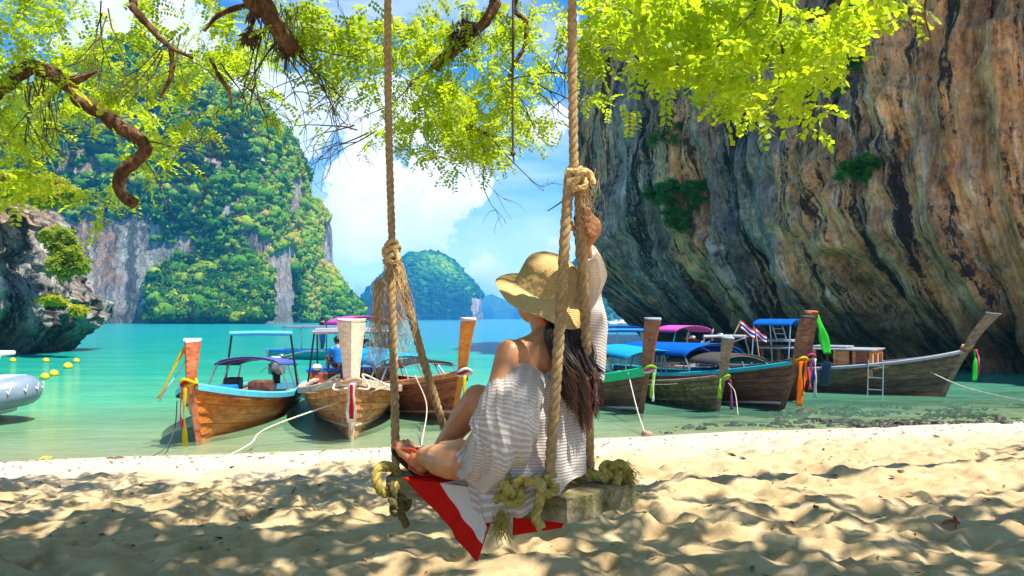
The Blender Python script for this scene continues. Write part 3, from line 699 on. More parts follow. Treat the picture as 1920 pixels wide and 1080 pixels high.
# feathery leaves: (leaf = a midrib with paired leaflets)
def leaf_template(nl=7, L=.13, w=.019, ll=.034, seed=0, broad=False):
    r_ = np.random.RandomState(seed); V = []
    for k in range(nl):
        s = (k + .6) / nl; c = np.array([L * s, 0, -.35 * L * s * s])
        for sd in (-1, 1):
            if broad: a = np.array([.55, sd * .85, -.25]); 
            else: a = np.array([.42, sd * .9, -.2])
            a = a + r_.normal(0, .12, 3); a /= np.linalg.norm(a); b = np.array([a[1], -a[0], 0]) * sd; b = b / np.linalg.norm(b) + np.array([0, 0, r_.normal(0, .25)])
            l_ = ll * (1 - .45 * abs(s - .5)) * r_.uniform(.85, 1.15)
            V += [c, c + a * l_ * .5 + b * w * .5, c + a * l_, c + a * l_ * .5 - b * w * .5]
    return np.array(V)
def rand_rot(n, r_, droop=.6):
    yaw = r_.uniform(0, 2 * math.pi, n); pitch = r_.normal(droop * .6, .45, n); roll = r_.normal(0, .6, n)
    cy_, sy = np.cos(yaw), np.sin(yaw); cp, sp_ = np.cos(pitch), np.sin(pitch); cr, sr = np.cos(roll), np.sin(roll)
    Rz = np.zeros((n, 3, 3)); Rz[:, 0, 0] = cy_; Rz[:, 0, 1] = -sy; Rz[:, 1, 0] = sy; Rz[:, 1, 1] = cy_; Rz[:, 2, 2] = 1
    Ry = np.zeros((n, 3, 3)); Ry[:, 0, 0] = cp; Ry[:, 0, 2] = sp_; Ry[:, 2, 0] = -sp_; Ry[:, 2, 2] = cp; Ry[:, 1, 1] = 1
    Rx = np.zeros((n, 3, 3)); Rx[:, 0, 0] = 1; Rx[:, 1, 1] = cr; Rx[:, 1, 2] = -sr; Rx[:, 2, 1] = sr; Rx[:, 2, 2] = cr
    return Rz @ Ry @ Rx
def leaves(name, pts, tmpl, mat, parent, origin, tint, size=(.8, 1.3), seed=0, droop=.6, kind='stuff'):
    r_ = np.random.RandomState(seed); N = len(pts); Rm = rand_rot(N, r_, droop); s = r_.uniform(*size, N)
    V = np.einsum('nij,vj->nvi', Rm, tmpl) * s[:, None, None] + np.asarray(pts)[:, None] - np.asarray(origin)
    nv = len(tmpl); Q = np.arange(N * nv).reshape(-1, 4)
    tv = np.repeat(np.asarray(tint)[:, None], nv, 1).ravel() + np.repeat(r_.normal(0, .07, N * nv // 4), 4)
    me = fast_mesh(name, V.reshape(-1, 3), Q, attr={'tint': np.clip(tv, 0, 1)})
    o = link(name, me, parent, mat); return tag(o, kind=kind)
def spray_points(blobs, r_, per=1.0):
    """short leafy shoots filling each blob, so that the foliage hangs in sprays with gaps between"""
    out_ = []; tn = []
    for bx_, by_, rx, ry, d, n, tnt in blobs:
        for k in range(int(n * per)):
            a = r_.uniform(0, 2 * math.pi); q = math.sqrt(r_.rand())
            yo = r_.uniform(.05, 1.2) if bx_ < 480 else r_.uniform(-.5, .9)
            c = np.array(px(bx_ + rx * q * math.cos(a), by_ - 8 + ry * .9 * q * math.sin(a), d + yo))
            dr = np.array([r_.normal(0, 1), r_.normal(0, .8), r_.normal(-.35, .5)]); dr /= np.linalg.norm(dr); L = r_.uniform(.12, .34); tt = tnt - .04 + r_.normal(0, .22)
            for j in range(r_.randint(5, 9)):
                s = j / 8.0; out_.append(c + dr * L * s + np.array([0, 0, -.12 * s * s]) + r_.normal(0, .016, 3)); tn.append(tt + r_.normal(0, .05))
    return np.array(out_), np.array(tn)
r_ = np.random.RandomState(44)
# (pixel x, y, half width, half height, distance, shoots, tint)
left_bl = [(30, 40, 90, 70, 4.2, 60, .75), (60, 110, 90, 60, 4.2, 45, .7), (30, 230, 60, 60, 4.2, 40, .85), (40, 300, 50, 50, 4.1, 30, .9), (120, 20, 90, 45, 4.8, 40, .45), (210, 60, 70, 55, 5.0, 40, .4), (170, 120, 60, 45, 4.9, 26, .5), (310, 25, 90, 45, 4.8, 46, .6), (330, 100, 60, 60, 4.9, 42, .6),
           (230, 165, 60, 40, 4.8, 26, .55), (300, 165, 55, 45, 4.8, 28, .7), (300, 225, 50, 45, 4.5, 26, .85), (290, 265, 35, 40, 4.4, 22, .9), (200, 350, 42, 30, 4.3, 18, .8), (420, 60, 80, 60, 4.7, 56, .55), (400, 130, 50, 45, 4.7, 26, .7), (370, 200, 30, 60, 4.7, 14, .75), (470, 110, 50, 50, 4.8, 24, .45),
           (600, 40, 90, 55, 4.6, 70, .5), (640, 85, 80, 45, 4.6, 50, .45), (560, 20, 80, 30, 4.7, 40, .55), (690, 150, 25, 40, 4.7, 12, .4), (90, 190, 70, 40, 4.6, 24, .6), (220, 200, 26, 26, 4.3, 10, .9), (160, 215, 30, 20, 4.3, 8, .9), (530, 170, 60, 60, 4.6, 12, .6), (60, 335, 50, 30, 4.2, 16, .9), (10, 170, 40, 50, 4.1, 22, .8),
           (395, 235, 16, 40, 4.7, 5, .7), (560, 215, 40, 30, 4.6, 4, .6), (700, 60, 60, 60, 4.7, 36, .45)]
mid_bl = [(780, 50, 70, 60, 5.1, 46, .4), (850, 60, 90, 60, 5.2, 60, .5), (960, 40, 80, 55, 5.2, 48, .55), (1040, 60, 60, 60, 5.2, 34, .6), (800, 150, 70, 60, 5.0, 48, .5), (880, 150, 70, 60, 5.0, 60, .65), (960, 150, 60, 50, 5.1, 36, .75), (790, 220, 70, 40, 5.0, 44, .6), (870, 220, 70, 45, 5.0, 60, .72), (960, 210, 60, 45, 5.0, 40, .8),
          (850, 275, 65, 32, 5.0, 42, .6), (925, 265, 60, 34, 5.0, 36, .65), (990, 240, 30, 24, 5.0, 12, .7), (735, 245, 30, 30, 5.0, 12, .65), (700, 275, 22, 12, 5.0, 3, .5), (1095, 120, 30, 60, 4.9, 18, .5), (1045, 140, 30, 14, 5, 4, .4), (1100, 185, 20, 16, 4.9, 5, .6)]
right_bl = [(1150, 30, 70, 60, 4.5, 50, .85), (1160, 80, 60, 40, 4.4, 30, .9), (1240, 30, 80, 50, 4.5, 60, .85), (1340, 40, 90, 55, 4.5, 80, .85), (1260, 110, 60, 50, 4.4, 46, .95), (1330, 120, 80, 50, 4.4, 64, .95), (1430, 60, 90, 60, 4.5, 80, .85), (1410, 130, 80, 50, 4.4, 60, .95), (1520, 60, 80, 55, 4.5, 60, .85), (1600, 40, 60, 40, 4.5, 30, .85),
            (1540, 120, 65, 42, 4.4, 40, .95), (1230, 150, 30, 24, 4.4, 12, .98), (1380, 190, 60, 36, 4.4, 26, 1), (1420, 225, 50, 20, 4.4, 12, 1), (1530, 180, 45, 34, 4.4, 20, .98), (1545, 225, 26, 16, 4.4, 6, 1), (1690, 18, 50, 18, 4.4, 8, .9), (1735, 65, 30, 30, 4.4, 8, .95), (1120, 130, 20, 20, 4.5, 6, .9), (1350, 215, 40, 20, 4.4, 8, 1), (1340, 215, 22, 12, 4.4, 3, 1)]
TL = leaf_template(7, .12, .017, .032, 1); TR = leaf_template(5, .14, .030, .056, 2, True)
Pq, tq = spray_points(left_bl, r_, .27); leaves('foliage', Pq, TL, m_leaf, tree, TO, tq, (.9, 1.55), 1)
Pq, tq = spray_points(mid_bl, r_, .40); leaves('foliage', Pq, TL, m_leaf, tree, TO, tq, (.8, 1.35), 2)
Pq, tq = spray_points([(a_, b_ - 26, c_, d_, *e_) for a_, b_, c_, d_, *e_ in right_bl], r_, .21); leaves('foliage', Pq, TR, m_leaf, tree, TO, tq, (.85, 1.35), 3)
# the rest of the crown, over and behind the camera, which throws the dappled shade
rr = np.random.RandomState(8); C = []; 
for k in range(400):
    x = rr.uniform(-7.5, 8.5); y = rr.uniform(.2, 7.6); z = rr.uniform(4.9, 7.8)
    if 3.8 < y + .245 * (z - 4) < 5.9: continue
    if z < HC + .4265 * y + .55: z = HC + .4265 * y + .6 + rr.rand() * 1.5
    sx_, sy_ = x - .42 * (z - .9), y + .245 * (z - .9)          # where its shade falls
    if sy_ > 5.7 + max(0, sx_) * .28: continue
    dens = 1.0 if sx_ < .8 else .5
    if fbm(np.array([[sx_ * .55, sy_ * 1.1, 3.0]]), 2)[0] > .34 and rr.rand() < .8: continue
    if rr.rand() > dens: continue
    C.append((x, y, z))
# a gap over the seat lets some sun through to the woman
C = [c for c in C if np.linalg.norm(np.cross(np.array(c) - np.array([.08, 2.72, 1.75]), np.array(SUN))) > 1.0]
pts = []; tn = []
for c in C:
    for j in range(105):
        pts.append(np.array(c) + rr.normal(0, 1, 3) * np.array([.50, .42, .22])); tn.append(.5 + rr.normal(0, .15))
leaves('foliage', np.array(pts), leaf_template(5, .15, .05, .075, 3, True), m_leaf, tree, TO, np.array(tn), (.9, 1.5), 4)
for k, c in enumerate(C[:40]):
    limb([(min(max(c[0] * .6, -2.4), 6), 2.6 + .2 * c[1], 5.9), tuple((np.array(c) + np.array([c[0] * .6, 3, 6.1])) / 2), c], [.05, .03, .01], 40 + k, 6)
# dead clump of leaves caught in the fork, and birdnest like tangle
nest = MB(); r_ = np.random.RandomState(5)
for a, b, s in ((468, 70, .055), (540, 92, .07), (870, 58, .09), (850, 70, .06), (472, 30, .03)):
    c = np.array(px(a, b, 4.35 if a < 700 else 4.9))
    for k in range(46):
        d = r_.normal(0, 1, 3); d /= np.linalg.norm(d); e = r_.normal(0, 1, 3); V, Q = tube([c + e * s * .35, c + e * s * .35 + d * s * .5, c + e * s * .3 + d * s * 1.1 + np.array([0, 0, -.02])], [.012, .008, .002], 4, False); nest.add(V - TO, Q)
tag(nest.build('dead_leaf_tangle', m_twig, tree), kind='stuff')
# fine roots hanging from the limb
hang = MB()
for k in range(60):
    a = r_.choice([60, 95, 520, 545, 530, 505]) + r_.normal(0, 14); b = (120 if a < 200 else 5) + r_.uniform(0, 60); L = r_.uniform(.1, .45)
    p = np.array(px(a, b, 4.25 if a > 200 else 4.3)); q = [p + np.array([math.sin(u * 7 + k) * .012, 0, -L * u]) for u in np.linspace(0, 1, 7)]
    V, Q = tube(q, [.0035, .0012], 4, False); hang.add(V - TO, Q)
tag(hang.build('hanging_roots', m_twig, tree), kind='stuff')
# thin cord hanging from a limb, with a knot at its end
cd = MB(); P0 = [tuple(px(962, -260 + 0, 4.6)), tuple(px(962, 60, 4.6)), tuple(px(961, 180, 4.6)), tuple(px(962, 286, 4.6))]
rope_mb(cd, spline(P0, 40), .009, .05, 3, 4); cd.sphere(px(962, 288, 4.6), .018, 8, 6); cd.tube([px(962, 290, 4.6), px(964, 303, 4.6)], .005, 5)
m_ropeD = M_plain('dark_cord', (.10, .075, .045), .9, .3, 60)
c = cd.build('hanging_cord', m_ropeD); tag(c, 'thin dark cord with knotted end hanging from the leaves between the swing ropes', 'cord')
# ================================================================== THE SWING
m_rope, t = new_mat('rope'); tcn = t.add('ShaderNodeTexCoord')
n = noise(t, (tcn, 'Object'), 55, 6, .7); n2 = noise(t, (tcn, 'Object'), 420, 3, .7); n3 = noise(t, (tcn, 'Object'), 7, 4, .6)
c = t.ramp(n, [(.3, (.26, .165, .07)), (.55, (.45, .31, .15)), (.75, (.60, .45, .24))]); c = t.mix(.6, c, t.ramp(n2, [(.3, (.5, .45, .4)), (.6, (1.15, 1.12, 1.1))]), 'MULTIPLY')
finish(t, c, .92, t.math('ADD', n2, n), .8, .004, .1)
m_ropey, t = new_mat('mossy_rope'); tcn = t.add('ShaderNodeTexCoord')
n = noise(t, (tcn, 'Object'), 48, 6, .7); n2 = noise(t, (tcn, 'Object'), 420, 3, .7); n3 = noise(t, (tcn, 'Object'), 11, 4, .6)
c = t.mix(t.ramp(n3, [(.4, 0), (.6, 1)]), t.ramp(n, [(.3, (.34, .23, .05)), (.7, (.68, .51, .17))]), t.ramp(n, [(.3, (.22, .19, .03)), (.7, (.50, .43, .10))]))
c = t.mix(.6, c, t.ramp(n2, [(.3, (.5, .5, .4)), (.6, (1.15, 1.12, 1.1))]), 'MULTIPLY')
finish(t, c, .92, t.math('ADD', n2, n), .8, .004, .1)
m_fibre = M_plain('rope_fibre', (.62, .42, .19), .9, .2, 30)
m_plank, t = new_mat('mossy_wood'); tcn = t.add('ShaderNodeTexCoord')
n = noise(t, t.add('ShaderNodeMapping', i={0: (tcn, 'Object'), 3: (2.2, 26, 26)}), 1.5, 8, .65, .5); n2 = noise(t, (tcn, 'Object'), 9, 7, .7); n3 = noise(t, (tcn, 'Object'), 70, 5, .7)
c = t.ramp(n, [(.3, (.09, .065, .03)), (.5, (.27, .21, .115)), (.7, (.44, .37, .24))])
nrm = t.add('ShaderNodeSeparateXYZ', i={0: (tcn, 'Normal')})
c = t.mix(t.ramp(n2, [(.42, 0), (.60, .7)]), c, t.ramp(n3, [(.3, (.035, .048, .010)), (.6, (.14, .14, .03)), (.8, (.24, .22, .07))]))
finish(t, c, .88, t.math('ADD', n, n3), .9, .008, .15)

A = np.array([.18, 2.5]); Bf = np.array([-.476, 2.9]); Cr = np.array([.455, 2.77])
ex = (Bf - A); LEN = np.linalg.norm(ex); ex /= LEN; ey = (Cr - A); WID = np.linalg.norm(ey); ey = ey - ex * ex.dot(ey); ey /= np.linalg.norm(ey)
SEAT = 1.292
O = np.array([A[0], A[1], SEAT])
def sw(u, v, z=0.0):
    """point on the seat: u metres along it from the near end, v across, z above its top"""
    q = O[:2] + ex * u + ey * v; return np.array([q[0], q[1], SEAT + z])
swing = empty('rope_swing', tuple(sw(LEN / 2, WID / 2, 0))); SWO = sw(LEN / 2, WID / 2, 0)
tag(swing, 'thick weathered wooden plank swing hung on twisted ropes from the tree above the sand', 'swing')
nu, nv, nw = 46, 22, 6
bm = bmesh.new(); bmesh.ops.create_cube(bm, size=1.0)
bmesh.ops.subdivide_edges(bm, edges=bm.edges[:], cuts=11, use_grid_fill=True)
TH = .082
for v in bm.verts:
    v.co = Vector([math.copysign(min(abs(q) * 1.16, .5) if abs(q) < .49 else .5, q) for q in v.co])
    u = (v.co.x + .5) * (LEN + .03) - .005; vv = (v.co.y + .5) * WID; z = (v.co.z - .5) * TH
    q = np.array([[u, vv, z]]) * 1.0
    d = fbm(q * 9, 3)[0] * .008 + fbm(q * 30, 2)[0] * .003
    # eased, worn corners
    def e(a, L, r): 
        return 0
    cu = 1.0 * (abs(v.co.x) > .495); cv = 1.0 * (abs(v.co.y) > .495); cz = 1.0 * (abs(v.co.z) > .495)
    if cv > 0 and cz > 0: vv -= math.copysign(.006, v.co.y) * cz * cv; z -= math.copysign(.005, v.co.z) * cv * cz
    if cu > 0 and cz > 0: u -= math.copysign(.010, v.co.x) * cz * cu
    if cu > 0 and cv > 0: u -= math.copysign(.014, v.co.x) * cv * cu
    u += d * (1.2 if cu > 0 else 0); vv += (d * 1.5 if abs(v.co.y) > .49 else 0); z += d * .8
    u -= .094 * (vv / WID) * (1 - u / LEN)
    p = sw(u, vv, z) - SWO; v.co = Vector(p)
me = bpy.data.meshes.new('plank'); bm.to_mesh(me); bm.free(); me.shade_smooth()
try: me.set_sharp_from_angle(angle=R(40))
except Exception: pass
# local frame along the seat for the grain
pl = link('plank', me, swing, m_plank)
ang = math.atan2(ex[1], ex[0]); Mz = Matrix.Rotation(ang, 4, 'Z'); me.transform(Mz.inverted()); pl.matrix_local = Mz

KL = np.array(px(735, 478, 3.0)); KR = np.array(px(1079, 338, 2.54))
def rp(name, pts, r, mat=None, pitch=None, n=60, ns=6, smooth_pts=True):
    mb = MB(); P_ = spline(pts, n) if smooth_pts else np.array(pts)
    rope_mb(mb, P_ - SWO, r, pitch, 3, ns); return mb.build(name, mat or m_rope, swing)
rp('rope', [(-.505, 3.0, 5.68), tuple(px(727, 0, 3.0)), tuple(px(729, 240, 3.0)), tuple(KL + np.array([0, 0, .05])), tuple(KL)], .0165, n=90)
rp('rope', [(.205, 2.56, 5.8), tuple(px(1073, 0, 2.54)), tuple(px(1074, 170, 2.54)), tuple(KR + np.array([-.005, 0, .05])), tuple(KR)], .0175, n=90)
fl, fr_, nl, nr_ = sw(LEN - .015, .02, .0), sw(LEN - .05, WID - .03), sw(.10, .02), np.array(px(1106, 884, 2.82))
rp('rope', [tuple(KL + np.array([-.01, 0, .02])), tuple(KL * .9 + fl * .1 + np.array([-.006, 0, 0])), tuple(KL * .5 + fl * .5), tuple(fl + np.array([.0, 0, .03]))], .0185)
rp('rope', [tuple(KL + np.array([.012, 0, .02])), tuple(KL * .85 + fr_ * .15 + np.array([.01, 0, 0])), tuple(KL * .5 + fr_ * .5), tuple(fr_ + np.array([0, 0, .01]))], .0185)
nlp = np.array(px(1030, 896, 2.53))
rp('rope', [tuple(KR + np.array([-.02, -.01, .02])), tuple(px(1061, 420, 2.525)), tuple(px(1050, 600, 2.52)), tuple(nlp)], .0205)
rp('rope', [tuple(KR + np.array([.012, .01, .02])), tuple(px(1089, 420, 2.585)), tuple(px(1099, 640, 2.69)), tuple(nr_)], .0205)

def hitch(name, c, s, seed, mat=m_rope, n=5, frn=120, fl_=(.35, .75), fray=True, tilt=0):
    """a lashed knot: rope turns wound round the joint"""
    mb = MB(); r_ = np.random.RandomState(seed)
    th = np.linspace(0, 2 * math.pi * n, 26 * n)
    turn = th / (2 * math.pi)
    Pn = np.stack([np.cos(th) * (s * .56 + .006 * np.sin(turn * 2.1)) , np.sin(th) * s * .56, (turn / n - .5) * s * 1.7 + .45 * s * np.cos(th + seed) * .8 + .010 * np.sin(th * .5)], 1)
    rope_mb(mb, Pn + c - SWO, s * .26, s * 1.3, 3, 5)
    a = np.linspace(0, 2 * math.pi, 30)
    Pn = np.stack([np.sin(a) * s * .55, -s * .55 + .02 * np.cos(a), np.cos(a) * s * .95], 1); Pn = Pn @ np.array([[math.cos(.7), 0, math.sin(.7)], [0, 1, 0], [-math.sin(.7), 0, math.cos(.7)]])
    rope_mb(mb, Pn + c - SWO, s * .24, s * 1.3, 3, 5)
    return mb.build(name, mat, swing)
m_knot = M_plain('knot_rope', (.62, .42, .18), .92, .25, 60, bstr=.8)
hitch('knot', KL, .043, 1, m_knot); hitch('knot', KR + np.array([0, 0, .0]), .042, 5, m_knot)
def fibres(name, c, N, L, spread, r, seed, mat=m_fibre, dirn=(0, 0, -1), curl=.02, parent=swing, org=None, rad=.0011):
    mb = MB(); r_ = np.random.RandomState(seed); org = SWO if org is None else org
    for k in range(N):
        cl_ = r_.randint(0, 6); base_ = np.array(c) + r_.normal(0, r, 3); l = r_.uniform(*L); ph = r_.uniform(0, 6.28, 4)
        side = np.array([math.cos(cl_ * 1.05 + .3), math.sin(cl_ * 1.05 + .3) * .5, 0]) * spread * (.6 + .4 * r_.rand()); pts = []
        for u in np.linspace(0, 1, 12):
            pts.append(base_ + np.array(dirn) * l * u + side * (u ** .6) + curl * np.array([math.sin(ph[0] + 9 * u), math.sin(ph[1] + 8 * u), .5 * math.sin(ph[2] + 11 * u)]) * u)
        V, Q = tube(pts, [rad, rad * .5], 3, False); mb.add(V - org, Q)
    return tag(mb.build(name, mat, parent), kind='stuff')
fibres('frayed_fibres', KL + np.array([0, 0, -.04]), 150, (.12, .46), .090, .014, 3, curl=.030, rad=.0009)
fibres('frayed_fibres', KL + np.array([-.055, 0, -.10]), 60, (.25, .42), .030, .008, 8, curl=.026)
fibres('frayed_fibres', KR + np.array([.03, 0, .02]), 46, (.08, .22), .035, .018, 4, curl=.02)
# sticks of fibre end standing out of the right knot, and the stray twig
mb = MB(); mb.tube(spline([KR + np.array([-.02, 0, -.05]) - SWO, KR + np.array([-.05, 0, -.075]) - SWO, KR + np.array([-.095, 0, -.105]) - SWO], 8), [.003, .002], 5); mb.build('twine_end', m_twig, swing)
mb = MB(); rope_mb(mb, spline([KR + np.array([-.01, -.03, -.02]), KR + np.array([.02, -.04, .02]), KR + np.array([.048, -.02, .015]), KR + np.array([.056, -.02, -.02])], 16) - SWO, .014, .07, 3, 5); mb.build('knot_tail', m_knot, swing)

def overhand(c, s, r, M, name, mat=m_ropey, tails=None):
    a = np.linspace(0, 2 * math.pi, 70)
    Pn = np.stack([np.sin(a) + 2 * np.sin(2 * a), np.cos(a) - 2 * np.cos(2 * a), -1.4 * np.sin(3 * a)], 1) * s / 3.0
    Pn = Pn @ np.array(M.to_matrix()).T
    mb = MB(); rope_mb(mb, Pn + np.array(c) - SWO, r, r * 4.6, 3, 6)
    if tails:
        for tl in tails: rope_mb(mb, spline(tl, 26) - SWO, r, r * 4.6, 3, 6)
    return mb.build(name, mat, swing)
from mathutils import Euler
def eu(a, b, c): return Euler((R(a), R(b), R(c))).to_quaternion()
# lashing near the camera
r0 = .0185
k1 = px(964, 918, 2.50)
overhand(k1, .046, r0, eu(75, 10, 25), 'end_knot', tails=[[px(985, 905, 2.48), px(1005, 900, 2.47), px(1016, 915, 2.46), px(1010, 945, 2.455), px(1004, 970, 2.46), px(1016, 990, 2.46)]])
mb = MB()
rope_mb(mb, spline([px(945, 925, 2.52), px(925, 945, 2.56), px(922, 965, 2.60), px(945, 985, 2.7)], 20) - SWO, r0, r0 * 4.6, 3, 6)
rope_mb(mb, spline([px(1005, 922, 2.50), px(1030, 926, 2.52), px(1042, 914, 2.56), px(1038, 900, 2.60), px(1020, 896, 2.60), px(1012, 905, 2.54)], 26) - SWO, r0, r0 * 4.6, 3, 6)
rope_mb(mb, spline([px(1022, 900, 2.50), px(1030, 885, 2.545), px(1040, 896, 2.58), px(1030, 918, 2.54)], 16) - SWO, r0 * .9, r0 * 4.6, 3, 6)
mb.build('lashing', m_ropey, swing)
fibres('frayed_tail', px(940, 965, 2.5), 90, (.04, .09), .02, .012, 11, m_ropey, curl=.008, rad=.0016)
# lashing at the right corner with the frayed end
overhand(px(1152, 886, 2.76), .046, .018, eu(70, 0, -20), 'end_knot')
mb = MB()
rope_mb(mb, spline([px(1082, 898, 2.80), px(1100, 890, 2.76), px(1122, 892, 2.745), px(1140, 900, 2.74)], 20) - SWO, .0205, .085, 3, 6)
rope_mb(mb, spline([px(1112, 896, 2.84), px(1090, 900, 2.88), px(1084, 905, 2.80), px(1100, 903, 2.77)], 20) - SWO, .017, .08, 3, 6)
mb.build('lashing', m_ropey, swing)
fibres('frayed_tail', px(1172, 880, 2.76), 170, (.03, .06), .022, .013, 12, m_ropey, dirn=(.35, 0, -.75), curl=.008, rad=.0017)
# lashing at the far left end: loop round the plank, drooping knotted tail
mb = MB()
rope_mb(mb, spline([px(722, 872, 2.93), px(708, 882, 2.88), px(706, 905, 2.86), px(722, 925, 2.88), px(744, 900, 2.95), px(738, 878, 2.97), px(722, 876, 2.93)], 40) - SWO, .021, .09, 3, 6)
rope_mb(mb, spline([px(712, 878, 2.90), px(730, 874, 2.9), px(745, 885, 2.93), px(742, 915, 2.87)], 20) - SWO, .020, .09, 3, 6)
mb.build('lashing', m_ropey, swing)
m_roped = M_plain('dark_mossy_rope', (.13, .105, .03), .92, .4, 40, bstr=.6)
overhand(px(748, 945, 2.87), .036, .017, eu(60, 20, 0), 'end_knot', m_roped, tails=[[px(732, 905, 2.87), px(740, 925, 2.86), px(742, 940, 2.87)], [px(750, 950, 2.87), px(754, 968, 2.87), px(763, 987, 2.87)]])

# ---- striped cloth hanging over the near edge of the seat
m_flag, t = new_mat('striped_cloth'); uvn = t.add('ShaderNodeUVMap'); sp = t.add('ShaderNodeSeparateXYZ', i={0: uvn}); tcn = t.add('ShaderNodeTexCoord')
band = t.add('ShaderNodeValToRGB', i={0: (sp, 1)}); band.color_ramp.interpolation = 'CONSTANT'; e = band.color_ramp.elements
e[0].position = 0; e[0].color = (.75, .020, .012, 1); e[1].position = .36; e[1].color = (.86, .76, .62, 1)
k = e.new(.70); k.color = (.60, .016, .014, 1)
wv = noise(t, (tcn, 'Object'), 500, 2, .6)
cc = t.mix(.35, band, t.ramp(wv, [(.3, (.6, .6, .6)), (.6, (1.1, 1.1, 1.1))]), 'MULTIPLY')
d = t.add('ShaderNodeBsdfDiffuse', i={0: out(cc)}); tr = t.add('ShaderNodeBsdfTranslucent', i={0: out(cc)})
t.add('ShaderNodeOutputMaterial', i={0: t.add('ShaderNodeMixShader', i={0: .25, 1: d, 2: tr})})
flag = empty('striped_cloth', tuple(SWO)); tag(flag, 'red and cream striped cloth hanging in a point from under the seated woman', 'cloth')
def sheet(name, A_, B_, C_, D_, n=36, m=30, wave=.012, seed=0, uvf=None):
    """A-B top edge, D-C bottom edge"""
    A_, B_, C_, D_ = [np.array(q) for q in (A_, B_, C_, D_)]; u, v = np.meshgrid(np.linspace(0, 1, n), np.linspace(0, 1, m)); u_, v_ = u[..., None], v[..., None]
    P_ = A_ * (1-u_) * (1-v_) + B_ * u_ * (1-v_) + D_ * (1-u_) * v_ + C_ * u_ * v_
    nn = np.cross(B_ - A_, D_ - A_ if np.linalg.norm(D_ - A_) > .02 else C_ - A_); nn /= np.linalg.norm(nn)
    ph = (P_ @ (np.array([ex[0], ex[1], 0])))
    P_ = P_ + nn * (wave * (np.sin(ph * 30 + v * 3 + seed) * .7 + np.sin(ph * 61 + seed * 2 - v * 4) * .3) * (v * .8 + .2))[..., None] + nn * .010 * fbm(P_ * 13 + seed, 2)[..., None]
    UV = uvf(u, v) if uvf else np.stack([u, v], -1)
    o = link(name, grid_mesh(name, P_ - SWO, uv=UV), flag, m_flag, True)
    s = o.modifiers.new('thick', 'SOLIDIFY'); s.thickness = .0015; return o
off = np.array([ey[0], ey[1], 0]) * -.02
T1 = sw(LEN * .885, 0, .004) + off; T2 = sw(LEN * .32, 0, .004) + off; Bt = np.array(px(903, 1050, 2.60)) + off; B2 = np.array(px(925, 965, 2.62)) + off
# front: triangle T1 - T2 - Bt, stripes parallel to the sloping hem T1-Bt
def uvtri(u, v): return np.stack([u, u * 1.0], -1)
hem0, hem1 = T1, Bt; 
sheet('hanging_panel', T1, T2, B2 + np.array([0, 0, 0]), Bt, wave=.022, seed=1, uvf=lambda u, v: np.stack([v, u * .95 + .0], -1))
sheet('back_fold', B2 + np.array([.004, -.012, 0]), Bt + np.array([0, .004, .0]), Bt + np.array([.03, .03, .10]), T2 + np.array([.01, .02, -.02]), wave=.006, seed=3, uvf=lambda u, v: np.stack([u, u * 0 + .1], -1))
sheet('seat_layer', sw(LEN * .90, .0, .006) + off, sw(LEN * .20, .0, .006) + off, sw(LEN * .12, WID * .97, .012), sw(LEN * .72, WID * .95, .012), wave=.004, seed=4, uvf=lambda u, v: np.stack([u, u * 1.0], -1))
sheet('lower_fold', px(960, 965, 2.72), px(1070, 962, 2.9), px(1050, 990, 2.85), px(962, 1004, 2.70), wave=.010, seed=6, uvf=lambda u, v: np.stack([u, v * .3], -1))
sheet('gathered_edge', sw(.20, WID * .5, .012), sw(.12, WID * .9, .010), sw(.10, WID * .9, .035), sw(.15, WID * .5, .03), 40, 6, .014, 8, lambda u, v: np.stack([v, u * 0 + .1], -1))
# ================================================================== THE WOMAN ON THE SWING
m_skin, t = new_mat('skin'); tcn = t.add('ShaderNodeTexCoord')
n = noise(t, (tcn, 'Object'), 14, 5, .6); n2 = noise(t, (tcn, 'Object'), 260, 3, .6)
c = t.ramp(n, [(.3, (.50, .205, .08)), (.7, (.63, .295, .13))])
p_ = finish(t, c, .42, n2, .12, .002, .45); p_.inputs['Subsurface Weight'].default_value = .12; p_.inputs['Subsurface Radius'].default_value = (.02, .008, .004); p_.inputs['Subsurface Scale'].default_value = .6
m_skin2 = m_skin
m_nail = M_plain('nail_varnish', (.55, .012, .02), .15, .05)
m_hair, t = new_mat('hair'); tcn = t.add('ShaderNodeTexCoord'); a = t.add('ShaderNodeAttribute', attribute_name='tint')
finish(t, t.ramp((a, 'Fac'), [(0, (.010, .006, .005)), (.55, (.035, .016, .010)), (1, (.19, .075, .035))]), .38, None, spec=.5)

def rcone(mb, a, b, ra, rb, n=16, m=6):
    """tapered limb with round ends"""
    a = np.array(a, float); b = np.array(b, float); d = b - a; L = np.linalg.norm(d); d = d / L; ts = []; rs = []
    for k in range(m, 0, -1): th = math.pi / 2 * k / m; ts.append(-ra * math.sin(th)); rs.append(max(ra * math.cos(th), ra * .02))
    for k in range(0, 7): ts.append(L * k / 6); rs.append(ra + (rb - ra) * k / 6)
    for k in range(1, m + 1): th = math.pi / 2 * k / m; ts.append(L + rb * math.sin(th)); rs.append(max(rb * math.cos(th), rb * .02))
    nn = np.cross(d, [0, 0, 1.0] if abs(d[2]) < .9 else [1.0, 0, 0]); nn /= np.linalg.norm(nn); bb = np.cross(d, nn); an = np.arange(n) * 2 * math.pi / n
    V = (a + d * np.array(ts)[:, None])[:, None] + np.array(rs)[:, None, None] * (np.cos(an)[None, :, None] * nn + np.sin(an)[None, :, None] * bb)
    Q = [tuple(q) for q in grid_faces(len(ts), n, True)] + [tuple(range(n))[::-1], tuple(range((len(ts)-1)*n, len(ts)*n))]
    mb.add(V.reshape(-1, 3), Q)
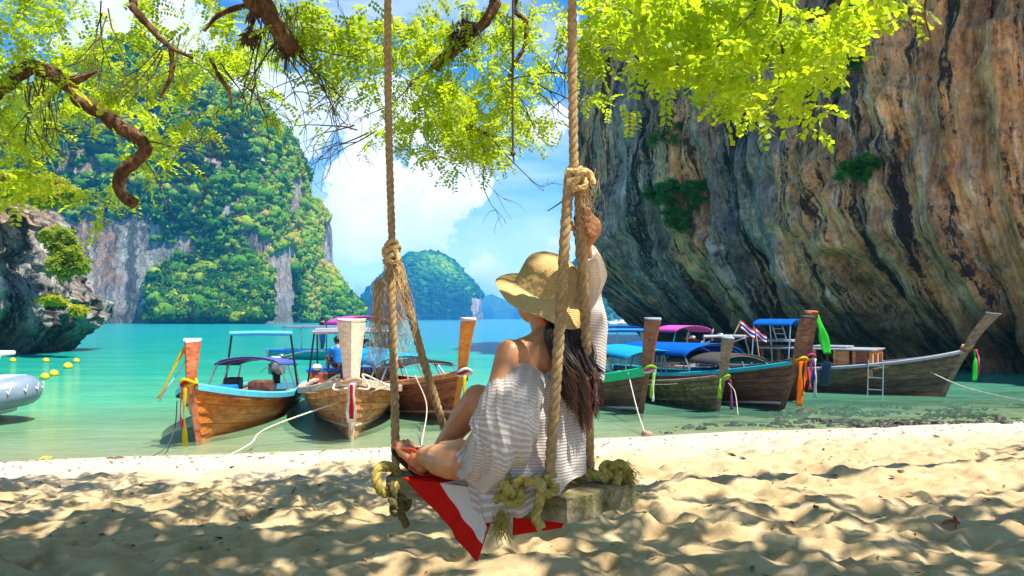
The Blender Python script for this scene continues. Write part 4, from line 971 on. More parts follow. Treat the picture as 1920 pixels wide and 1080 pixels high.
def chain(mb, pts, rs, n=16):
    for i in range(len(pts) - 1): rcone(mb, pts[i], pts[i+1], rs[i], rs[i+1], n)
def ell(mb, c, rad, axes, n=24, m=16):
    A_ = np.array(axes, float); V = []; Q = []
    for i in range(m + 1):
        th = math.pi * (i + .001) / (m + .002)
        for j in range(n):
            ph = 2 * math.pi * j / n
            V.append(np.array(c) + rad[0] * math.sin(th) * math.cos(ph) * A_[0] + rad[1] * math.sin(th) * math.sin(ph) * A_[1] + rad[2] * math.cos(th) * A_[2])
    for i in range(m):
        for j in range(n): Q.append((i*n+j, (i+1)*n+j, (i+1)*n+(j+1) % n, i*n+(j+1) % n))
    mb.add(V, Q)
def remesh(name, mb, mat, parent, org, vox=.006, sm=5, fac=.5):
    mb.v = [tuple(np.array(v) - org) for v in mb.v]
    me = bpy.data.meshes.new(name); me.from_pydata(mb.v, [], mb.f); o = link(name, me, parent, mat)
    r = o.modifiers.new('r', 'REMESH'); r.mode = 'VOXEL'; r.voxel_size = vox; r.use_smooth_shade = True
    s = o.modifiers.new('s', 'SMOOTH'); s.iterations = sm; s.factor = fac
    bpy.context.view_layer.update(); dg = bpy.context.evaluated_depsgraph_get()
    me2 = bpy.data.meshes.new_from_object(o.evaluated_get(dg)); o.modifiers.clear(); o.data = me2; me2.shade_smooth()
    if not me2.materials: me2.materials.append(mat)
    return o

dF = np.array([-.67, .74, 0.0]); dF /= np.linalg.norm(dF)      # where she faces
dL = np.array([-.74, -.67, 0.0]); dL /= np.linalg.norm(dL)     # her left
up = np.array([0, 0, 1.0])
PELV = np.array([.075, 2.78, 1.415])
person = empty('person', tuple(sw(.25, .2, 0))); PO = np.array(person.location)
tag(person, 'woman in straw hat and white striped knit top sitting on the swing, seen from behind', 'person')
sh_l = np.array([-.008, 2.63, 1.778]); sh_r = np.array([.275, 2.855, 1.79]); neck0 = (sh_l + sh_r) / 2 + up * .045 - dF * .01
B = MB()
def torso(c, l, d, h): ell(B, c, (l, d, h), (dL, dF, up))
torso(PELV, .165, .12, .13); torso((PELV * .6 + np.array([.12, 2.765, 1.60]) * .4), .135, .105, .14); torso(np.array([.105, 2.77, 1.60]), .125, .10, .12)
torso(np.array([.13, 2.76, 1.70]), .15, .105, .13); torso((sh_l + sh_r) / 2 - up * .025 - dF * .005, .165, .085, .085)
chain(B, [sh_l - up * .01, (sh_l + sh_r) / 2 + up * .015, sh_r - up * .01], [.050, .062, .050])
chain(B, [(sh_l * .55 + neck0 * .45) - up * .012, neck0 + up * .01], [.045, .050]); chain(B, [(sh_r * .55 + neck0 * .45) - up * .012, neck0 + up * .01], [.045, .050])
HEAD = np.array([.114, 2.785, 1.978])
hax = np.array([.30, -.33, .89]); hax /= np.linalg.norm(hax)           # up axis of the tilted head
hF = dF - hax * dF.dot(hax); hF /= np.linalg.norm(hF); hL = np.cross(hax, hF)
chain(B, [neck0 - up * .02, HEAD - hax * .06 - hF * .02], [.056, .050])
ell(B, HEAD, (.074, .090, .105), (hL, hF, hax)); ell(B, HEAD - hax * .055 + hF * .03, (.055, .062, .062), (hL, hF, hax))
# shoulder blades
for s_, sg in ((sh_l, 1), (sh_r, -1)): ell(B, (s_ * .62 + neck0 * .38) - up * .085 - dF * .045, (.052, .028, .065), (dL, dF, up))
# nose, chin, ears
rcone(B, HEAD + hF * .088 + hax * .005, HEAD + hF * .104 - hax * .025, .008, .012, 10); ell(B, HEAD + hF * .085 - hax * .085, (.022, .018, .018), (hL, hF, hax))
for sg in (1, -1): ell(B, HEAD + hL * .076 * sg - hF * .005 - hax * .005, (.010, .020, .030), (hL, hF, hax))
# left arm, hand resting on her knee
el_l = np.array([-.075, 2.50, 1.545]); wr_l = np.array([-.155, 2.60, 1.445])
chain(B, [sh_l, sh_l * .5 + el_l * .5, el_l], [.050, .044, .036]); chain(B, [el_l, el_l * .6 + wr_l * .4, wr_l], [.036, .033, .022])
# right arm raised to the rope
el_r = np.array([.288, 2.90, 1.99]); hand_r = np.array([.262, 2.62, 2.235]); wr_r = np.array([.262, 2.665, 2.165])
chain(B, [sh_r, sh_r * .5 + el_r * .5, el_r], [.048, .042, .034]); chain(B, [el_r, el_r * .6 + wr_r * .4, wr_r], [.034, .031, .0215])
# legs
hipL = np.array([.05, 2.72, 1.395]); knL = np.array([-.215, 2.62, 1.395]); anL = np.array([-.345, 2.885, 1.372])
chain(B, [hipL, hipL * .5 + knL * .5, knL], [.092, .082, .060]); chain(B, [knL, knL * .68 + anL * .32, anL * .55 + knL * .45, anL], [.056, .060, .050, .034])
hipR = np.array([.12, 2.88, 1.40]); knR = np.array([-.135, 2.99, 1.575]); anR = np.array([-.30, 3.10, 1.352])
chain(B, [hipR, hipR * .5 + knR * .5, knR], [.090, .082, .062]); chain(B, [knR, knR * .68 + anR * .32 - np.array([0, -.012, 0]), anR * .6 + knR * .4, anR], [.060, .060, .048, .034])
# left foot : heel on the plank, toes up
fh = anL + np.array([-.004, .005, -.055]); ft = np.array([-.428, 2.90, 1.412]); fd = ft - fh; fd /= np.linalg.norm(fd)
fn = np.cross(fd, dL); fn = np.array([.48, -.72, .42]); fn = fn - fd * fn.dot(fd); fn /= np.linalg.norm(fn)       # top of the foot
fs = np.cross(fd, fn)                                                                                              # across the foot
ell(B, fh + fd * .012 + fn * .012, (.034, .030, .032), (fd, fs, fn))
chain(B, [anL, fh + fd * .045 + fn * .030], [.034, .031])
BALL = ft - fd * .03
for q in (-1, -.35, .35, 1): chain(B, [fh + fd * .035 + fs * q * .014 + fn * .020, BALL + fs * q * .027 + fn * .008], [.024, .0145])
toes = []
for q, (o_, l_, r0_) in enumerate([(-1.25, .040, .0110), (-.62, .045, .0075), (-.08, .041, .0072), (.45, .035, .0070), (.98, .027, .0068)]):
    a_ = BALL + fs * o_ * .026 + fn * .006; b_ = a_ + fd * l_ * .6 + fn * .006; c_ = a_ + fd * l_ + fn * .000 + fs * (0)
    chain(B, [a_, b_, c_], [r0_ * 1.2, r0_, r0_ * .95], 10); toes.append((c_, r0_))
# right foot
fR = anR + np.array([.0, .0, -.045]); fRt = fR + np.array([-.11, .10, .0]); dR = (fRt - fR) / np.linalg.norm(fRt - fR)
ell(B, fR + up * .005, (.034, .030, .030), (dR, np.cross(up, dR), up)); chain(B, [fR + dR * .02 + up * .02, fRt - up * .002], [.033, .020]); sR = np.cross(up, dR)
for q, (o_, l_) in enumerate([(-1.1, .035), (-.55, .04), (0, .036), (.5, .03), (1, .022)]): chain(B, [fRt + sR * o_ * .02, fRt + sR * o_ * .024 + dR * l_], [.011, .008], 10)
# hands
def finger(mb, base_, dirs, lens, rads):
    p = np.array(base_, float); pts = [p]
    for d, l in zip(dirs, lens): d = np.array(d, float); d /= np.linalg.norm(d); p = p + d * l; pts.append(p)
    chain(mb, pts, rads, 10); return pts
# right hand: palm behind and right of the rope, fingers curl round the front
ropeh = KR * .84 + nr_ * .16
gd = (KR - nr_) / np.linalg.norm(KR - nr_)                           # along the rope, upward
rc = lambda z: (KR + np.array([.012, .01, .02])) + (np.array(px(1089, 420, 2.585)) - (KR + np.array([.012, .01, .02]))) * ((2.39 - z) / (2.39 - 2.227))
palm = np.array([.290, 2.632, 2.218])
ell(B, palm, (.015, .034, .040), (np.array([.8, .6, 0]), np.array([-.6, .8, 0]), up)); chain(B, [wr_r, palm - up * .012], [.0215, .024])
fingers = []
for k in range(4):
    z = 2.262 - k * .0205; cx_, cyy_ = rc(min(z, 2.4))[:2] if z > 2.2 else (np.array(px(1089, 420, 2.585))[:2])
    c = np.array([cx_, cyy_, z]); R0 = .0285; pts = []
    for a_ in ((70, 18, -30, -72) if k < 3 else (65, 20, -22, -60)):
        a_ = R(a_); pts.append(c + np.array([math.cos(a_) * (R0 + .004), math.sin(a_) * R0, -.002 * k]) + up * (.012 if k == 0 else .004) * (1 if a_ < 0 else 0))
    pts[0] = palm + up * (.026 - k * .018) + np.array([.004, -.012, 0])
    chain(B, pts, [.0098, .0092, .0084, .0072], 10); fingers.append(pts)
thz = 2.205; cth = np.array(px(1089, 425, 2.585)); 
chain(B, [palm + np.array([-.012, .004, -.026]), np.array([cth[0] - .002, cth[1] + .038, thz]), np.array([cth[0] - .030, cth[1] + .020, thz + .010]), np.array([cth[0] - .0335, cth[1] - .004, thz + .028])], [.014, .0115, .0098, .0080], 10)
# left hand on the knee, fingers over the shin
ph_l = np.array([-.185, 2.655, 1.452]); ell(B, ph_l, (.042, .036, .014), (dF, dL, up)); chain(B, [wr_l, ph_l], [.022, .022])
for k in range(4):
    b0 = ph_l + dF * .035 + dL * (.024 - k * .017)
    finger(B, b0, [(-.75, .62, -.05), (-.7, .45, -.55), (-.35, .25, -.9)], [.034, .024, .018], [.0092, .0086, .008, .0068])
finger(B, ph_l + dL * -.03, [(-.2, .9, -.05), (-.5, .75, -.2)], [.03, .025], [.011, .010, .008])
body = remesh('body', B, m_skin, person, PO, .0042, 5, .5)
for c_, r0_ in toes:
    mb = MB(); ell(mb, c_ + fn * r0_ * .55 - PO - fd * .001, (r0_ * .95, r0_ * .8, r0_ * .5), (fd, fs, fn), 10, 6)
    mb.build('toenail', m_nail, person)
for pts in fingers:
    mb = MB()
    d = pts[-1] - pts[-2]; d /= np.linalg.norm(d); o_ = pts[-1] - np.array([rc(2.25)[0], rc(2.25)[1], pts[-1][2]]); o_ /= np.linalg.norm(o_)
    ell(mb, pts[-1] + o_ * .0045 + d * .003 - PO, (.006, .0045, .0035), (d, np.cross(d, o_), o_), 8, 5)
    mb.build('fingernail', m_nail, person)

# ---- sandals
m_sole = M_plain('sandal_sole', (.035, .025, .02), .7, .2, 20); m_strap = M_plain('sandal_strap', (.72, .10, .035), .4, .15, 20)
mb = MB()
for (h, tt, d, s_, n_) in ((fh, ft, fd, fs, fn), (fR, fRt, dR, sR, up)):
    pts = []; L = np.linalg.norm(tt - h) + .055
    for u in np.linspace(0, 1, 18):
        wd = .028 + .014 * math.sin(min(u, 1) * math.pi * .62) ** 2
        if u < .12: wd *= (u / .12) ** .5 * .6 + .4
        if u > .88: wd *= ((1 - u) / .12) ** .5 * .8 + .2
        pts.append((h + d * (-.035 + L * u) - n_ * (.022 if d is fd else .02), wd))
    V = []
    for dz in (0, -.010):
        for p, wd in pts: V += [p - s_ * wd + n_ * dz, p + s_ * wd + n_ * dz]
    n_p = len(pts); Q = []
    for k in range(n_p - 1):
        a = 2 * k; Q += [(a, a+1, a+3, a+2), (a + 2*n_p, a+2+2*n_p, a+3+2*n_p, a+1+2*n_p), (a, a+2, a+2+2*n_p, a+2*n_p), (a+1, a+1+2*n_p, a+3+2*n_p, a+3)]
    Q += [(0, 2*n_p, 2*n_p+1, 1), (2*n_p-2, 2*n_p-1, 4*n_p-1, 4*n_p-2)]
    mb = MB(); mb.add([v - PO for v in V], Q); mb.build('sandal_sole', m_sole, person)
mb = MB()
def strap(pts, r=.0045, sq=(2.0, .6)):
    V, Q = tube(spline(pts, 24), r, 8, True, (1, 1)); mb.add(V - PO, Q)
thong = BALL + fd * .012 - fs * .024 + fn * .014
strap([thong - fn * .02, thong + fn * .004, fh + fd * .085 - fs * .006 + fn * .043, fh + fd * .06 + fn * .058, fh + fd * .035 + fs * .012 + fn * .060], .0055)
strap([fh + fd * .075 - fs * .0 + fn * .050, fh + fd * .070 + fs * .028 + fn * .030, fh + fd * .05 + fs * .042 + fn * .0, fh + fd * .02 + fs * .036 - fn * .016], .0048)
strap([fh + fd * .075 + fn * .050, fh + fd * .060 - fs * .030 + fn * .030, fh + fd * .03 - fs * .036 - fn * .012], .0048)
strap([fh + fd * .045 + fs * .042 - fn * .002, fh + fd * -.0 + fs * .036 + fn * .012, fh - fd * .034 + fn * .018, fh - fs * .034 + fn * .012, fh + fd * .04 - fs * .036 - fn * .002], .0042)
mb.build('sandal_strap', m_strap, person)

# ---- knitted top
m_knit, t = new_mat('striped_knit'); uvn = t.add('ShaderNodeUVMap'); sp = t.add('ShaderNodeSeparateXYZ', i={0: uvn}); tcn = t.add('ShaderNodeTexCoord')
wob = noise(t, (tcn, 'Object'), 12, 3, .5)
sv = t.math('ADD', t.math('MULTIPLY', (sp, 1), 92.0), t.math('MULTIPLY', wob, .5))
fr_ = t.math('FRACT', sv)
band = t.ramp(fr_, [(.0, 0), (.12, 0), (.26, 1), (.60, 1), (.74, 0), (1, 0)])
fine = t.math('FRACT', t.math('MULTIPLY', (sp, 0), 210.0)); fine2 = t.math('ABSOLUTE', t.math('SUBTRACT', fine, .5))
kn = noise(t, (tcn, 'Object'), 420, 3, .6)
cw = t.mix(band, (.84, .72, .60), (.96, .93, .88))
cw = t.mix(.35, cw, t.ramp(kn, [(.3, (.65, .63, .6)), (.6, (1.05, 1.05, 1.05))]), 'MULTIPLY')
hgt = t.math('MULTIPLY_ADD', band, 1.0, t.math('MULTIPLY', fine2, .5))
bp = t.add('ShaderNodeBump', i={'Strength': .9, 'Distance': .003, 'Height': hgt})
d = t.add('ShaderNodeBsdfDiffuse', i={0: out(cw), 'Normal': bp}); tr = t.add('ShaderNodeBsdfTranslucent', i={0: out(cw)})
cl_ = t.add('ShaderNodeMixShader', i={0: .42, 1: d, 2: tr}); tp = t.add('ShaderNodeBsdfTransparent')
hole = t.ramp(t.math('ADD', t.math('MULTIPLY', fine2, .6), kn), [(.45, 0), (.62, 1)])
op = t.math('MULTIPLY', t.math('SUBTRACT', 1.0, band), t.math('MULTIPLY_ADD', hole, .16, .03))
t.add('ShaderNodeOutputMaterial', i={0: t.add('ShaderNodeMixShader', i={0: op, 1: cl_, 2: tp})})

def loft(name, rings, nn=120, m=110, fold=.012, seed=0, freq=3, vlen=None, mat=None, close=True, folds=9, pw=1.0, vdir=None):
    """rings: (centre, axis a, axis b) ; smooth garment with soft folds"""
    C = spline([r[0] for r in rings], m); A_ = spline([r[1] for r in rings], m); B_ = spline([r[2] for r in rings], m)
    a = np.linspace(0, 2 * math.pi, nn, endpoint=False)
    ca, sa = np.cos(a)[None, :, None], np.sin(a)[None, :, None]
    P_ = C[:, None] + ca * A_[:, None] + sa * B_[:, None]
    N_ = P_ - C[:, None]; N_ /= np.linalg.norm(N_, axis=-1, keepdims=True)
    v = np.linspace(0, 1, m)[:, None]
    q = np.stack([np.cos(a)[None] * 1.3 + 0 * v, np.sin(a)[None] * 1.3 + 0 * v, 0 * a[None] + v * 1.2], -1) * freq + seed
    f = fbm(q, 3) + .6 * ridged(q * 1.3 + 4, 2) - .2
    f2 = np.sin(a[None] * folds + 2.5 * v + 2 * fbm(q * .4, 2)) * v ** pw
    P_ = P_ + N_ * (f * fold * (.3 + .7 * np.sin(np.clip(v, 0, 1) * math.pi) ** .5) + f2 * fold * .55)[..., None]
    seg = np.r_[0, np.cumsum(np.linalg.norm(np.diff(C, axis=0), axis=1))] if vlen is None else np.linspace(0, vlen, m)
    UV = np.stack([np.repeat(a[None] / (2 * math.pi), m, 0), np.repeat(seg[:, None], nn, 1)], -1)
    if vdir is not None: UV[..., 1] = P_ @ np.array(vdir)
    me = grid_mesh(name, P_ - PO, close, UV)
    return link(name, me, person, mat or m_knit, True)
def ring(c, l, d, tilt=0.0, pitch=0.0):
    """ring across the body; tilt lifts her right side"""
    return (np.array(c, float), dL * l - up * l * tilt, dF * d + up * d * pitch)
rings = [ring((.118, 2.745, 1.742), .190, .100, .36, .05), ring((.112, 2.742, 1.71), .200, .114, .30), ring((.10, 2.74, 1.66), .195, .130, .18), ring((.09, 2.745, 1.58), .195, .150, .08),
         ring((.075, 2.75, 1.48), .195, .172, .0), ring((.062, 2.74, 1.40), .200, .180, -.05), ring((.052, 2.72, 1.345), .208, .180, -.02), ring((.050, 2.70, 1.318), .200, .172, .18), ring((.052, 2.69, 1.295), .188, .16, .46)]
loft('knit_top', rings, 170, 130, .021, 3, 2.6, folds=9, pw=1.3)
# left sleeve falling off the shoulder, gathered at the cuff near her knee
slr = [(sh_l + np.array([.040, .02, -.100]), .098, .082), (sh_l * .45 + el_l * .55 + np.array([.046, .005, -.03]), .106, .088), (el_l + np.array([.052, .01, -.010]), .110, .090), (el_l + np.array([.040, .02, -.070]), .110, .088), (wr_l + np.array([.055, -.01, -.045]), .100, .082), (wr_l + np.array([.010, .0, -.018]), .070, .056), (wr_l + np.array([-.008, .01, -.004]), .048, .040)]
def tube_rings(lst, ref):
    C = np.array([q[0] for q in lst]); T = np.gradient(C, axis=0); T /= np.linalg.norm(T, axis=1)[:, None]; res = []
    for k, (c, ra, rb) in enumerate(lst):
        a = np.array(ref, float) - T[k] * np.dot(ref, T[k]); a /= np.linalg.norm(a); b = np.cross(T[k], a); res.append((np.array(c), a * ra, b * rb))
    return res
loft('sleeve', tube_rings(slr, (.85, .2, .45)), 140, 120, .019, 9, 2.8, folds=6, pw=.7)
srr = [(sh_r + np.array([-.03, -.02, -.10]), .105, .080), (sh_r + np.array([.0, .0, .0]), .088, .074), (sh_r * .5 + el_r * .5 + np.array([.005, 0, .01]), .078, .068), (el_r + np.array([-.006, -.012, .01]), .058, .056), (el_r * .55 + wr_r * .45 + np.array([.018, 0, .0]), .052, .046), (el_r * .22 + wr_r * .78 + np.array([.016, 0, -.008]), .038, .034), (wr_r + np.array([.006, .004, -.028]), .030, .028)]
loft('sleeve', tube_rings(srr, (1, 0, 0)), 100, 90, .009, 15, 2.6, folds=6, pw=.3)

# ---- straw hat
m_straw, t = new_mat('straw'); uvn = t.add('ShaderNodeUVMap'); sp = t.add('ShaderNodeSeparateXYZ', i={0: uvn}); tcn = t.add('ShaderNodeTexCoord')
row = t.math('FRACT', (sp, 1)); rowp = t.math('SUBTRACT', 1.0, t.math('MULTIPLY', t.math('ABSOLUTE', t.math('SUBTRACT', row, .5)), 2.0))
sh_ = t.math('MULTIPLY', t.math('FLOOR', (sp, 1)), .37); st = t.math('FRACT', t.math('ADD', (sp, 0), sh_)); stp = t.math('ABSOLUTE', t.math('SUBTRACT', st, .5))
nz = noise(t, (tcn, 'Object'), 90, 4, .65)
h_ = t.math('ADD', t.math('MULTIPLY', rowp, 1.0), t.math('MULTIPLY', stp, .9))
c = t.ramp(t.math('ADD', t.math('MULTIPLY', h_, .6), t.math('MULTIPLY', nz, .55)), [(.30, (.24, .105, .014)), (.55, (.62, .40, .13)), (.95, (.82, .62, .30))])
bp = t.add('ShaderNodeBump', i={'Strength': 1.0, 'Distance': .003, 'Height': t.math('ADD', h_, t.math('MULTIPLY', nz, .5))})
d = t.add('ShaderNodeBsdfDiffuse', i={0: c, 'Normal': bp}); tr = t.add('ShaderNodeBsdfTranslucent', i={0: c})
t.add('ShaderNodeOutputMaterial', i={0: t.add('ShaderNodeMixShader', i={0: .15, 1: d, 2: tr})})
prof = []
for u in np.linspace(0, 1, 22): a = u * math.pi / 2; prof.append((.100 * math.sin(a) ** .8, .078 + .062 * math.cos(a) ** .9))
for u in np.linspace(0, 1, 16)[1:]: prof.append((.100 + .012 * u + .004 * u * u, .078 - .074 * u))
for u in np.linspace(0, 1, 26)[1:]: prof.append((.116 + .067 * u, .004 - .022 * u - .022 * u ** 2))
prof = np.array(prof); NR = len(prof); NA = 200; a = np.linspace(0, 2 * math.pi, NA, endpoint=False)
L_ = np.r_[0, np.cumsum(np.linalg.norm(np.diff(prof, axis=0), axis=1))]
HB = HEAD + hax * .024 + hF * .004
sv_ = smooth(.116, .183, prof[:, 0])[:, None]
rad = prof[:, 0][:, None] * (1 + .03 * np.cos(2 * a)[None])
zz_ = prof[:, 1][:, None] + sv_ * (-.014 * np.cos(a - 2.9)[None] + .008 * np.sin(3 * a + .6)[None] + .005 * np.sin(5 * a + 2)[None] + .018 * np.exp(-((a - 1.3) / .7) ** 2)[None])
rowh = .0052; ridge_ = .0011 * np.sin(L_ / rowh * 2 * math.pi)[:, None] * (L_ > .02)[:, None]
# subdivide rows finely so that each plait stands proud
fi = np.linspace(0, NR - 1, 260); lo = np.floor(fi).astype(int).clip(0, NR - 2); fr2 = (fi - lo)[:, None]
rad = rad[lo] * (1 - fr2) + rad[lo + 1] * fr2; zz_ = zz_[lo] * (1 - fr2) + zz_[lo + 1] * fr2; Lf = np.interp(fi, np.arange(NR), L_)
P_ = HB + (rad * np.cos(a))[..., None] * hF + (rad * np.sin(a))[..., None] * hL + zz_[..., None] * hax
dn = np.gradient(P_, axis=0); tn_ = np.roll(P_, -1, 1) - np.roll(P_, 1, 1); nn_ = np.cross(tn_, dn); nn_ /= np.linalg.norm(nn_, axis=-1, keepdims=True) + 1e-9
if np.dot(nn_[60, 0], P_[60, 0] - HB) < 0: nn_ = -nn_
P_ = P_ + nn_ * (.0009 * np.sin(Lf / rowh * 2 * math.pi)[:, None, None] + .0022 * fbm(P_ * 30, 2)[..., None])
UV = np.stack([np.repeat((a / (2 * math.pi) * 110)[None], 260, 0), np.repeat((Lf / rowh)[:, None], NA, 1)], -1)
UV[..., 0] = a[None] / (2 * math.pi) * 110
hat = link('straw_hat', grid_mesh('straw_hat', P_ - PO, True, UV), person, m_straw, True)
so = hat.modifiers.new('thick', 'SOLIDIFY'); so.thickness = .003; so.offset = 0

# ---- long hair
r_ = np.random.RandomState(31); V_all = []; Q_all = []; T_all = []; nvt = 0
loc = []
for k in range(1500):
    th = r_.uniform(-1, 1); side = th                                     # -1 = her right, 1 = her left
    ang = math.pi + th * 1.75                                             # round the back of the head
    root = HEAD + (hF * math.cos(ang) * .092 + hL * (-math.sin(ang)) * -.078) + hax * r_.uniform(-.02, .045)
    ck = int((th + 1) * 7 + r_.rand()); cr_ = np.random.RandomState(ck + 100); coff = cr_.normal(0, 1, 3)
    lenr = r_.uniform(.80, 1.08) * (1 - .12 * abs(th + .2))
    end_l = -.010 + th * .075 + coff[0] * .012 - .02
    mid = np.array([.135, 2.75, 1.84]) - dF * (.088 + .006 * r_.randn()) + dL * (th * .092 + .012)
    low = np.array([.150, 2.740, .42 * 1.84 + .58 * (1.545 + (1 - lenr) * .55)]) - dF * (.125 + .012 * coff[1] + .008 * r_.randn()) + dL * (th * .086 + .018)
    end = np.array([.150, 2.745, 1.545 + (1 - lenr) * .55 + .02 * coff[2]]) - dF * (.165 + .010 * coff[1] + .008 * r_.randn()) + dL * (end_l * 1.0 + .030)
    P0 = spline([root, root * .45 + mid * .55 + -dF * .012, mid, low, end], 16)
    wv_ = (.006 * np.sin(np.linspace(0, 1, 16) * (9 + coff[0]) + ck))[:, None] * dL + (.004 * np.cos(np.linspace(0, 1, 16) * 11 + ck * 2))[:, None] * dF
    P0 = P0 + wv_ * np.linspace(0, 1, 16)[:, None] + r_.normal(0, .0012, (16, 3))
    V, Q = tube(P0, [.0026, .0024, .0007], 3, False); V_all.append(V); Q_all.append(np.array(Q) + nvt); nvt += len(V)
    tt = np.repeat(np.linspace(0, 1, 16) ** 2.2, 3) * (.75 + .4 * cr_.rand()) * .8 + r_.normal(0, .06) + .05; T_all.append(tt)
# strands blown to her right
for k in range(60):
    root = HEAD - hF * .03 - hL * .075 + r_.normal(0, .01, 3); cc_ = r_.normal(0, 1)
    P0 = spline([root, np.array([.235, 2.73, 1.86]) + r_.normal(0, .010, 3), np.array([.285, 2.72, 1.78]) + r_.normal(0, .012, 3), np.array([.268, 2.70, 1.66]) + r_.normal(0, .012, 3), np.array([.255, 2.69, 1.57]) + r_.normal(0, .02, 3) * np.array([1, 1, 2.2])], 16)
    V, Q = tube(P0, [.0018, .0016, .0005], 3, False); V_all.append(V); Q_all.append(np.array(Q) + nvt); nvt += len(V); T_all.append(np.repeat(np.linspace(.3, 1, 16), 3) + r_.normal(0, .1))
me = fast_mesh('hair', np.vstack(V_all) - PO, np.vstack(Q_all), attr={'tint': np.clip(np.concatenate(T_all), 0, 1)})
hair = link('hair', me, person, m_hair, True)
mb = MB(); mb.tube([HEAD - hF * .075 + hL * .055 - hax * .045 - PO, HEAD - hF * .105 + hL * .030 - hax * .075 - PO], [.008, .006], 8); mb.build('hair_clip', m_strap, person)
# ================================================================== BOATS
W = {}
W['bright'] = M_wood('varnished_orange_wood', (.30, .065, .010), (.62, .155, .018), (.78, .29, .05), 1.0, .38, bstr=.3)
W['peach'] = M_wood('worn_peach_wood', (.24, .065, .02), (.66, .24, .07), (.84, .45, .20), 1.0, .5, bstr=.4)
W['redbrown'] = M_wood('red_brown_wood', (.09, .020, .008), (.36, .085, .035), (.52, .17, .08), 1.0, .45)
W['brown'] = M_wood('dark_brown_wood', (.045, .017, .010), (.15, .06, .035), (.27, .13, .08), 1.0, .5)
W['old'] = M_wood('old_yellow_wood', (.045, .035, .015), (.22, .165, .07), (.42, .34, .16), 1.2, .75, wear=(.07, .06, .035))
W['olive'] = M_wood('olive_brown_wood', (.04, .028, .016), (.125, .085, .048), (.24, .17, .10), 1.0, .65)  # darkened so the shade on the cabin boat is in the wood colour
W['pale'] = M_wood('pale_wood', (.54, .37, .25), (.74, .54, .39), (.84, .70, .56), 1.5, .6)
W['orangepost'] = M_wood('orange_post_wood', (.62, .14, .012), (.88, .26, .025), (.95, .40, .06), 1.0, .35)
W['redpost'] = M_wood('red_post_wood', (.20, .05, .02), (.50, .14, .06), (.62, .24, .12), 1.0, .45)
W['darkpost'] = M_wood('dark_post_wood', (.09, .03, .02), (.25, .085, .05), (.38, .15, .09), 1.0, .5)
W['greypost'] = M_wood('grey_brown_post_wood', (.10, .06, .04), (.26, .17, .11), (.38, .28, .20), 1.3, .7)
def P_(name, c, r=.4, **k): return M_plain(name, c, r, .10, 7, **k)
m_blue = P_('blue_paint', (.01, .20, .62)); m_cyan = P_('cyan_paint', (.10, .50, .66)); m_green = P_('green_paint', (.01, .52, .20)); m_teal = P_('teal_paint', (.01, .36, .42)); m_white = P_('white_paint', (.78, .77, .74)); m_cream = P_('cream_paint', (.66, .56, .44))
m_greyp = P_('grey_paint', (.30, .32, .36)); m_red = P_('red_paint', (.42, .05, .03)); m_black = P_('black_metal', (.02, .02, .022), .35, metal=.3); m_steel = P_('steel', (.45, .46, .47), .35, metal=.8); m_dark = P_('dark_interior', (.05, .04, .035), .8)
C_blue = M_cloth('blue_canvas', (.01, .13, .52)); C_lblue = M_cloth('light_blue_canvas', (.02, .38, .68)); C_pink = M_cloth('pink_canvas', (.72, .12, .48)); C_grey = M_cloth('camouflage_net', (.05, .06, .065)); C_violet = M_cloth('violet_blue_canvas', (.12, .16, .48))
R_ = {k: M_cloth(k + '_ribbon', c, .35) for k, c in dict(yellow=(.85, .62, .03), red=(.62, .02, .03), white=(.82, .80, .78), pink=(.85, .10, .25), green=(.05, .62, .05), orange=(.90, .20, .01), lime=(.35, .70, .05), blue=(.03, .10, .50), peach=(.80, .40, .22), violet=(.30, .08, .22)).items()}
m_mooring = M_plain('mooring_rope', (.62, .55, .42), .9, .2, 40); m_moord = M_plain('dark_mooring_rope', (.06, .06, .05), .9, .2, 40); m_person_skin = M_plain('tanned_skin', (.34, .17, .095), .6, .1)

class Hull:
    def __init__(s, L=7.6, B=1.85, g0=.44, g1=.56, k0=-.28, kb=-.16, rake=.55, full=2.4):
        s.L, s.B, s.g0, s.g1, s.k0, s.kb, s.rake, s.full = L, B, g0, g1, k0, kb, rake, full
    def g(s, u): return s.g0 + s.g1 * u ** 3.2
    def k(s, u): return s.k0 + (s.kb - s.k0) * smooth(.7, 1, u)
    def p(s, u, h, side, out_=0.0):
        wv = .72 + .28 * smooth(0, .45, u) if u < .45 else max(0.0, 1 - ((u - .45) / .55) ** s.full)
        e_ = .40 + .55 * smooth(.5, 1, u)
        b = s.B / 2 * wv * (h ** e_) + .035 + out_
        x = s.L * (u - 1) + s.rake * (h ** 1.15) * smooth(.45, 1.0, u)
        z = s.k(u) + (s.g(u) - s.k(u)) * h
        return np.array([x, side * b, z])
def post_mesh(h, base_w, top_w, length, lean, back=.14, down=True):
    """wedge shaped stem post: edge forward, flat back, spreading towards its sawn top"""
    mb = MB(); g = h.g(1.0); x0 = h.rake
    secs = []
    if down:
        for q in np.linspace(0, 1, 7)[:-1]:
            p = h.p(1.0, q, 1); secs.append((p[0] + .03, p[2], .045 + .02 * q, .10))
    n = 8
    for i in range(n + 1):
        q = i / n; secs.append((x0 + .03 + lean * length * (q - .10 * math.sin(q * math.pi)), g + length * q, base_w / 2 + (top_w - base_w) / 2 * q ** 1.2, back + back * .7 * q))
    V = []
    for x, z, w_, d_ in secs: V += [(x + d_ * .75, 0, z), (x - d_ * .10, w_ * .82, z), (x - d_ * .5, w_, z), (x - d_ * .5, -w_, z), (x - d_ * .10, -w_ * .82, z)]
    m = len(secs); Q = [tuple(q) for q in grid_faces(m, 5, True)] + [(4, 3, 2, 1, 0), tuple(range((m-1)*5, m*5))]
    mb.add(V, Q); return mb, secs[-1]
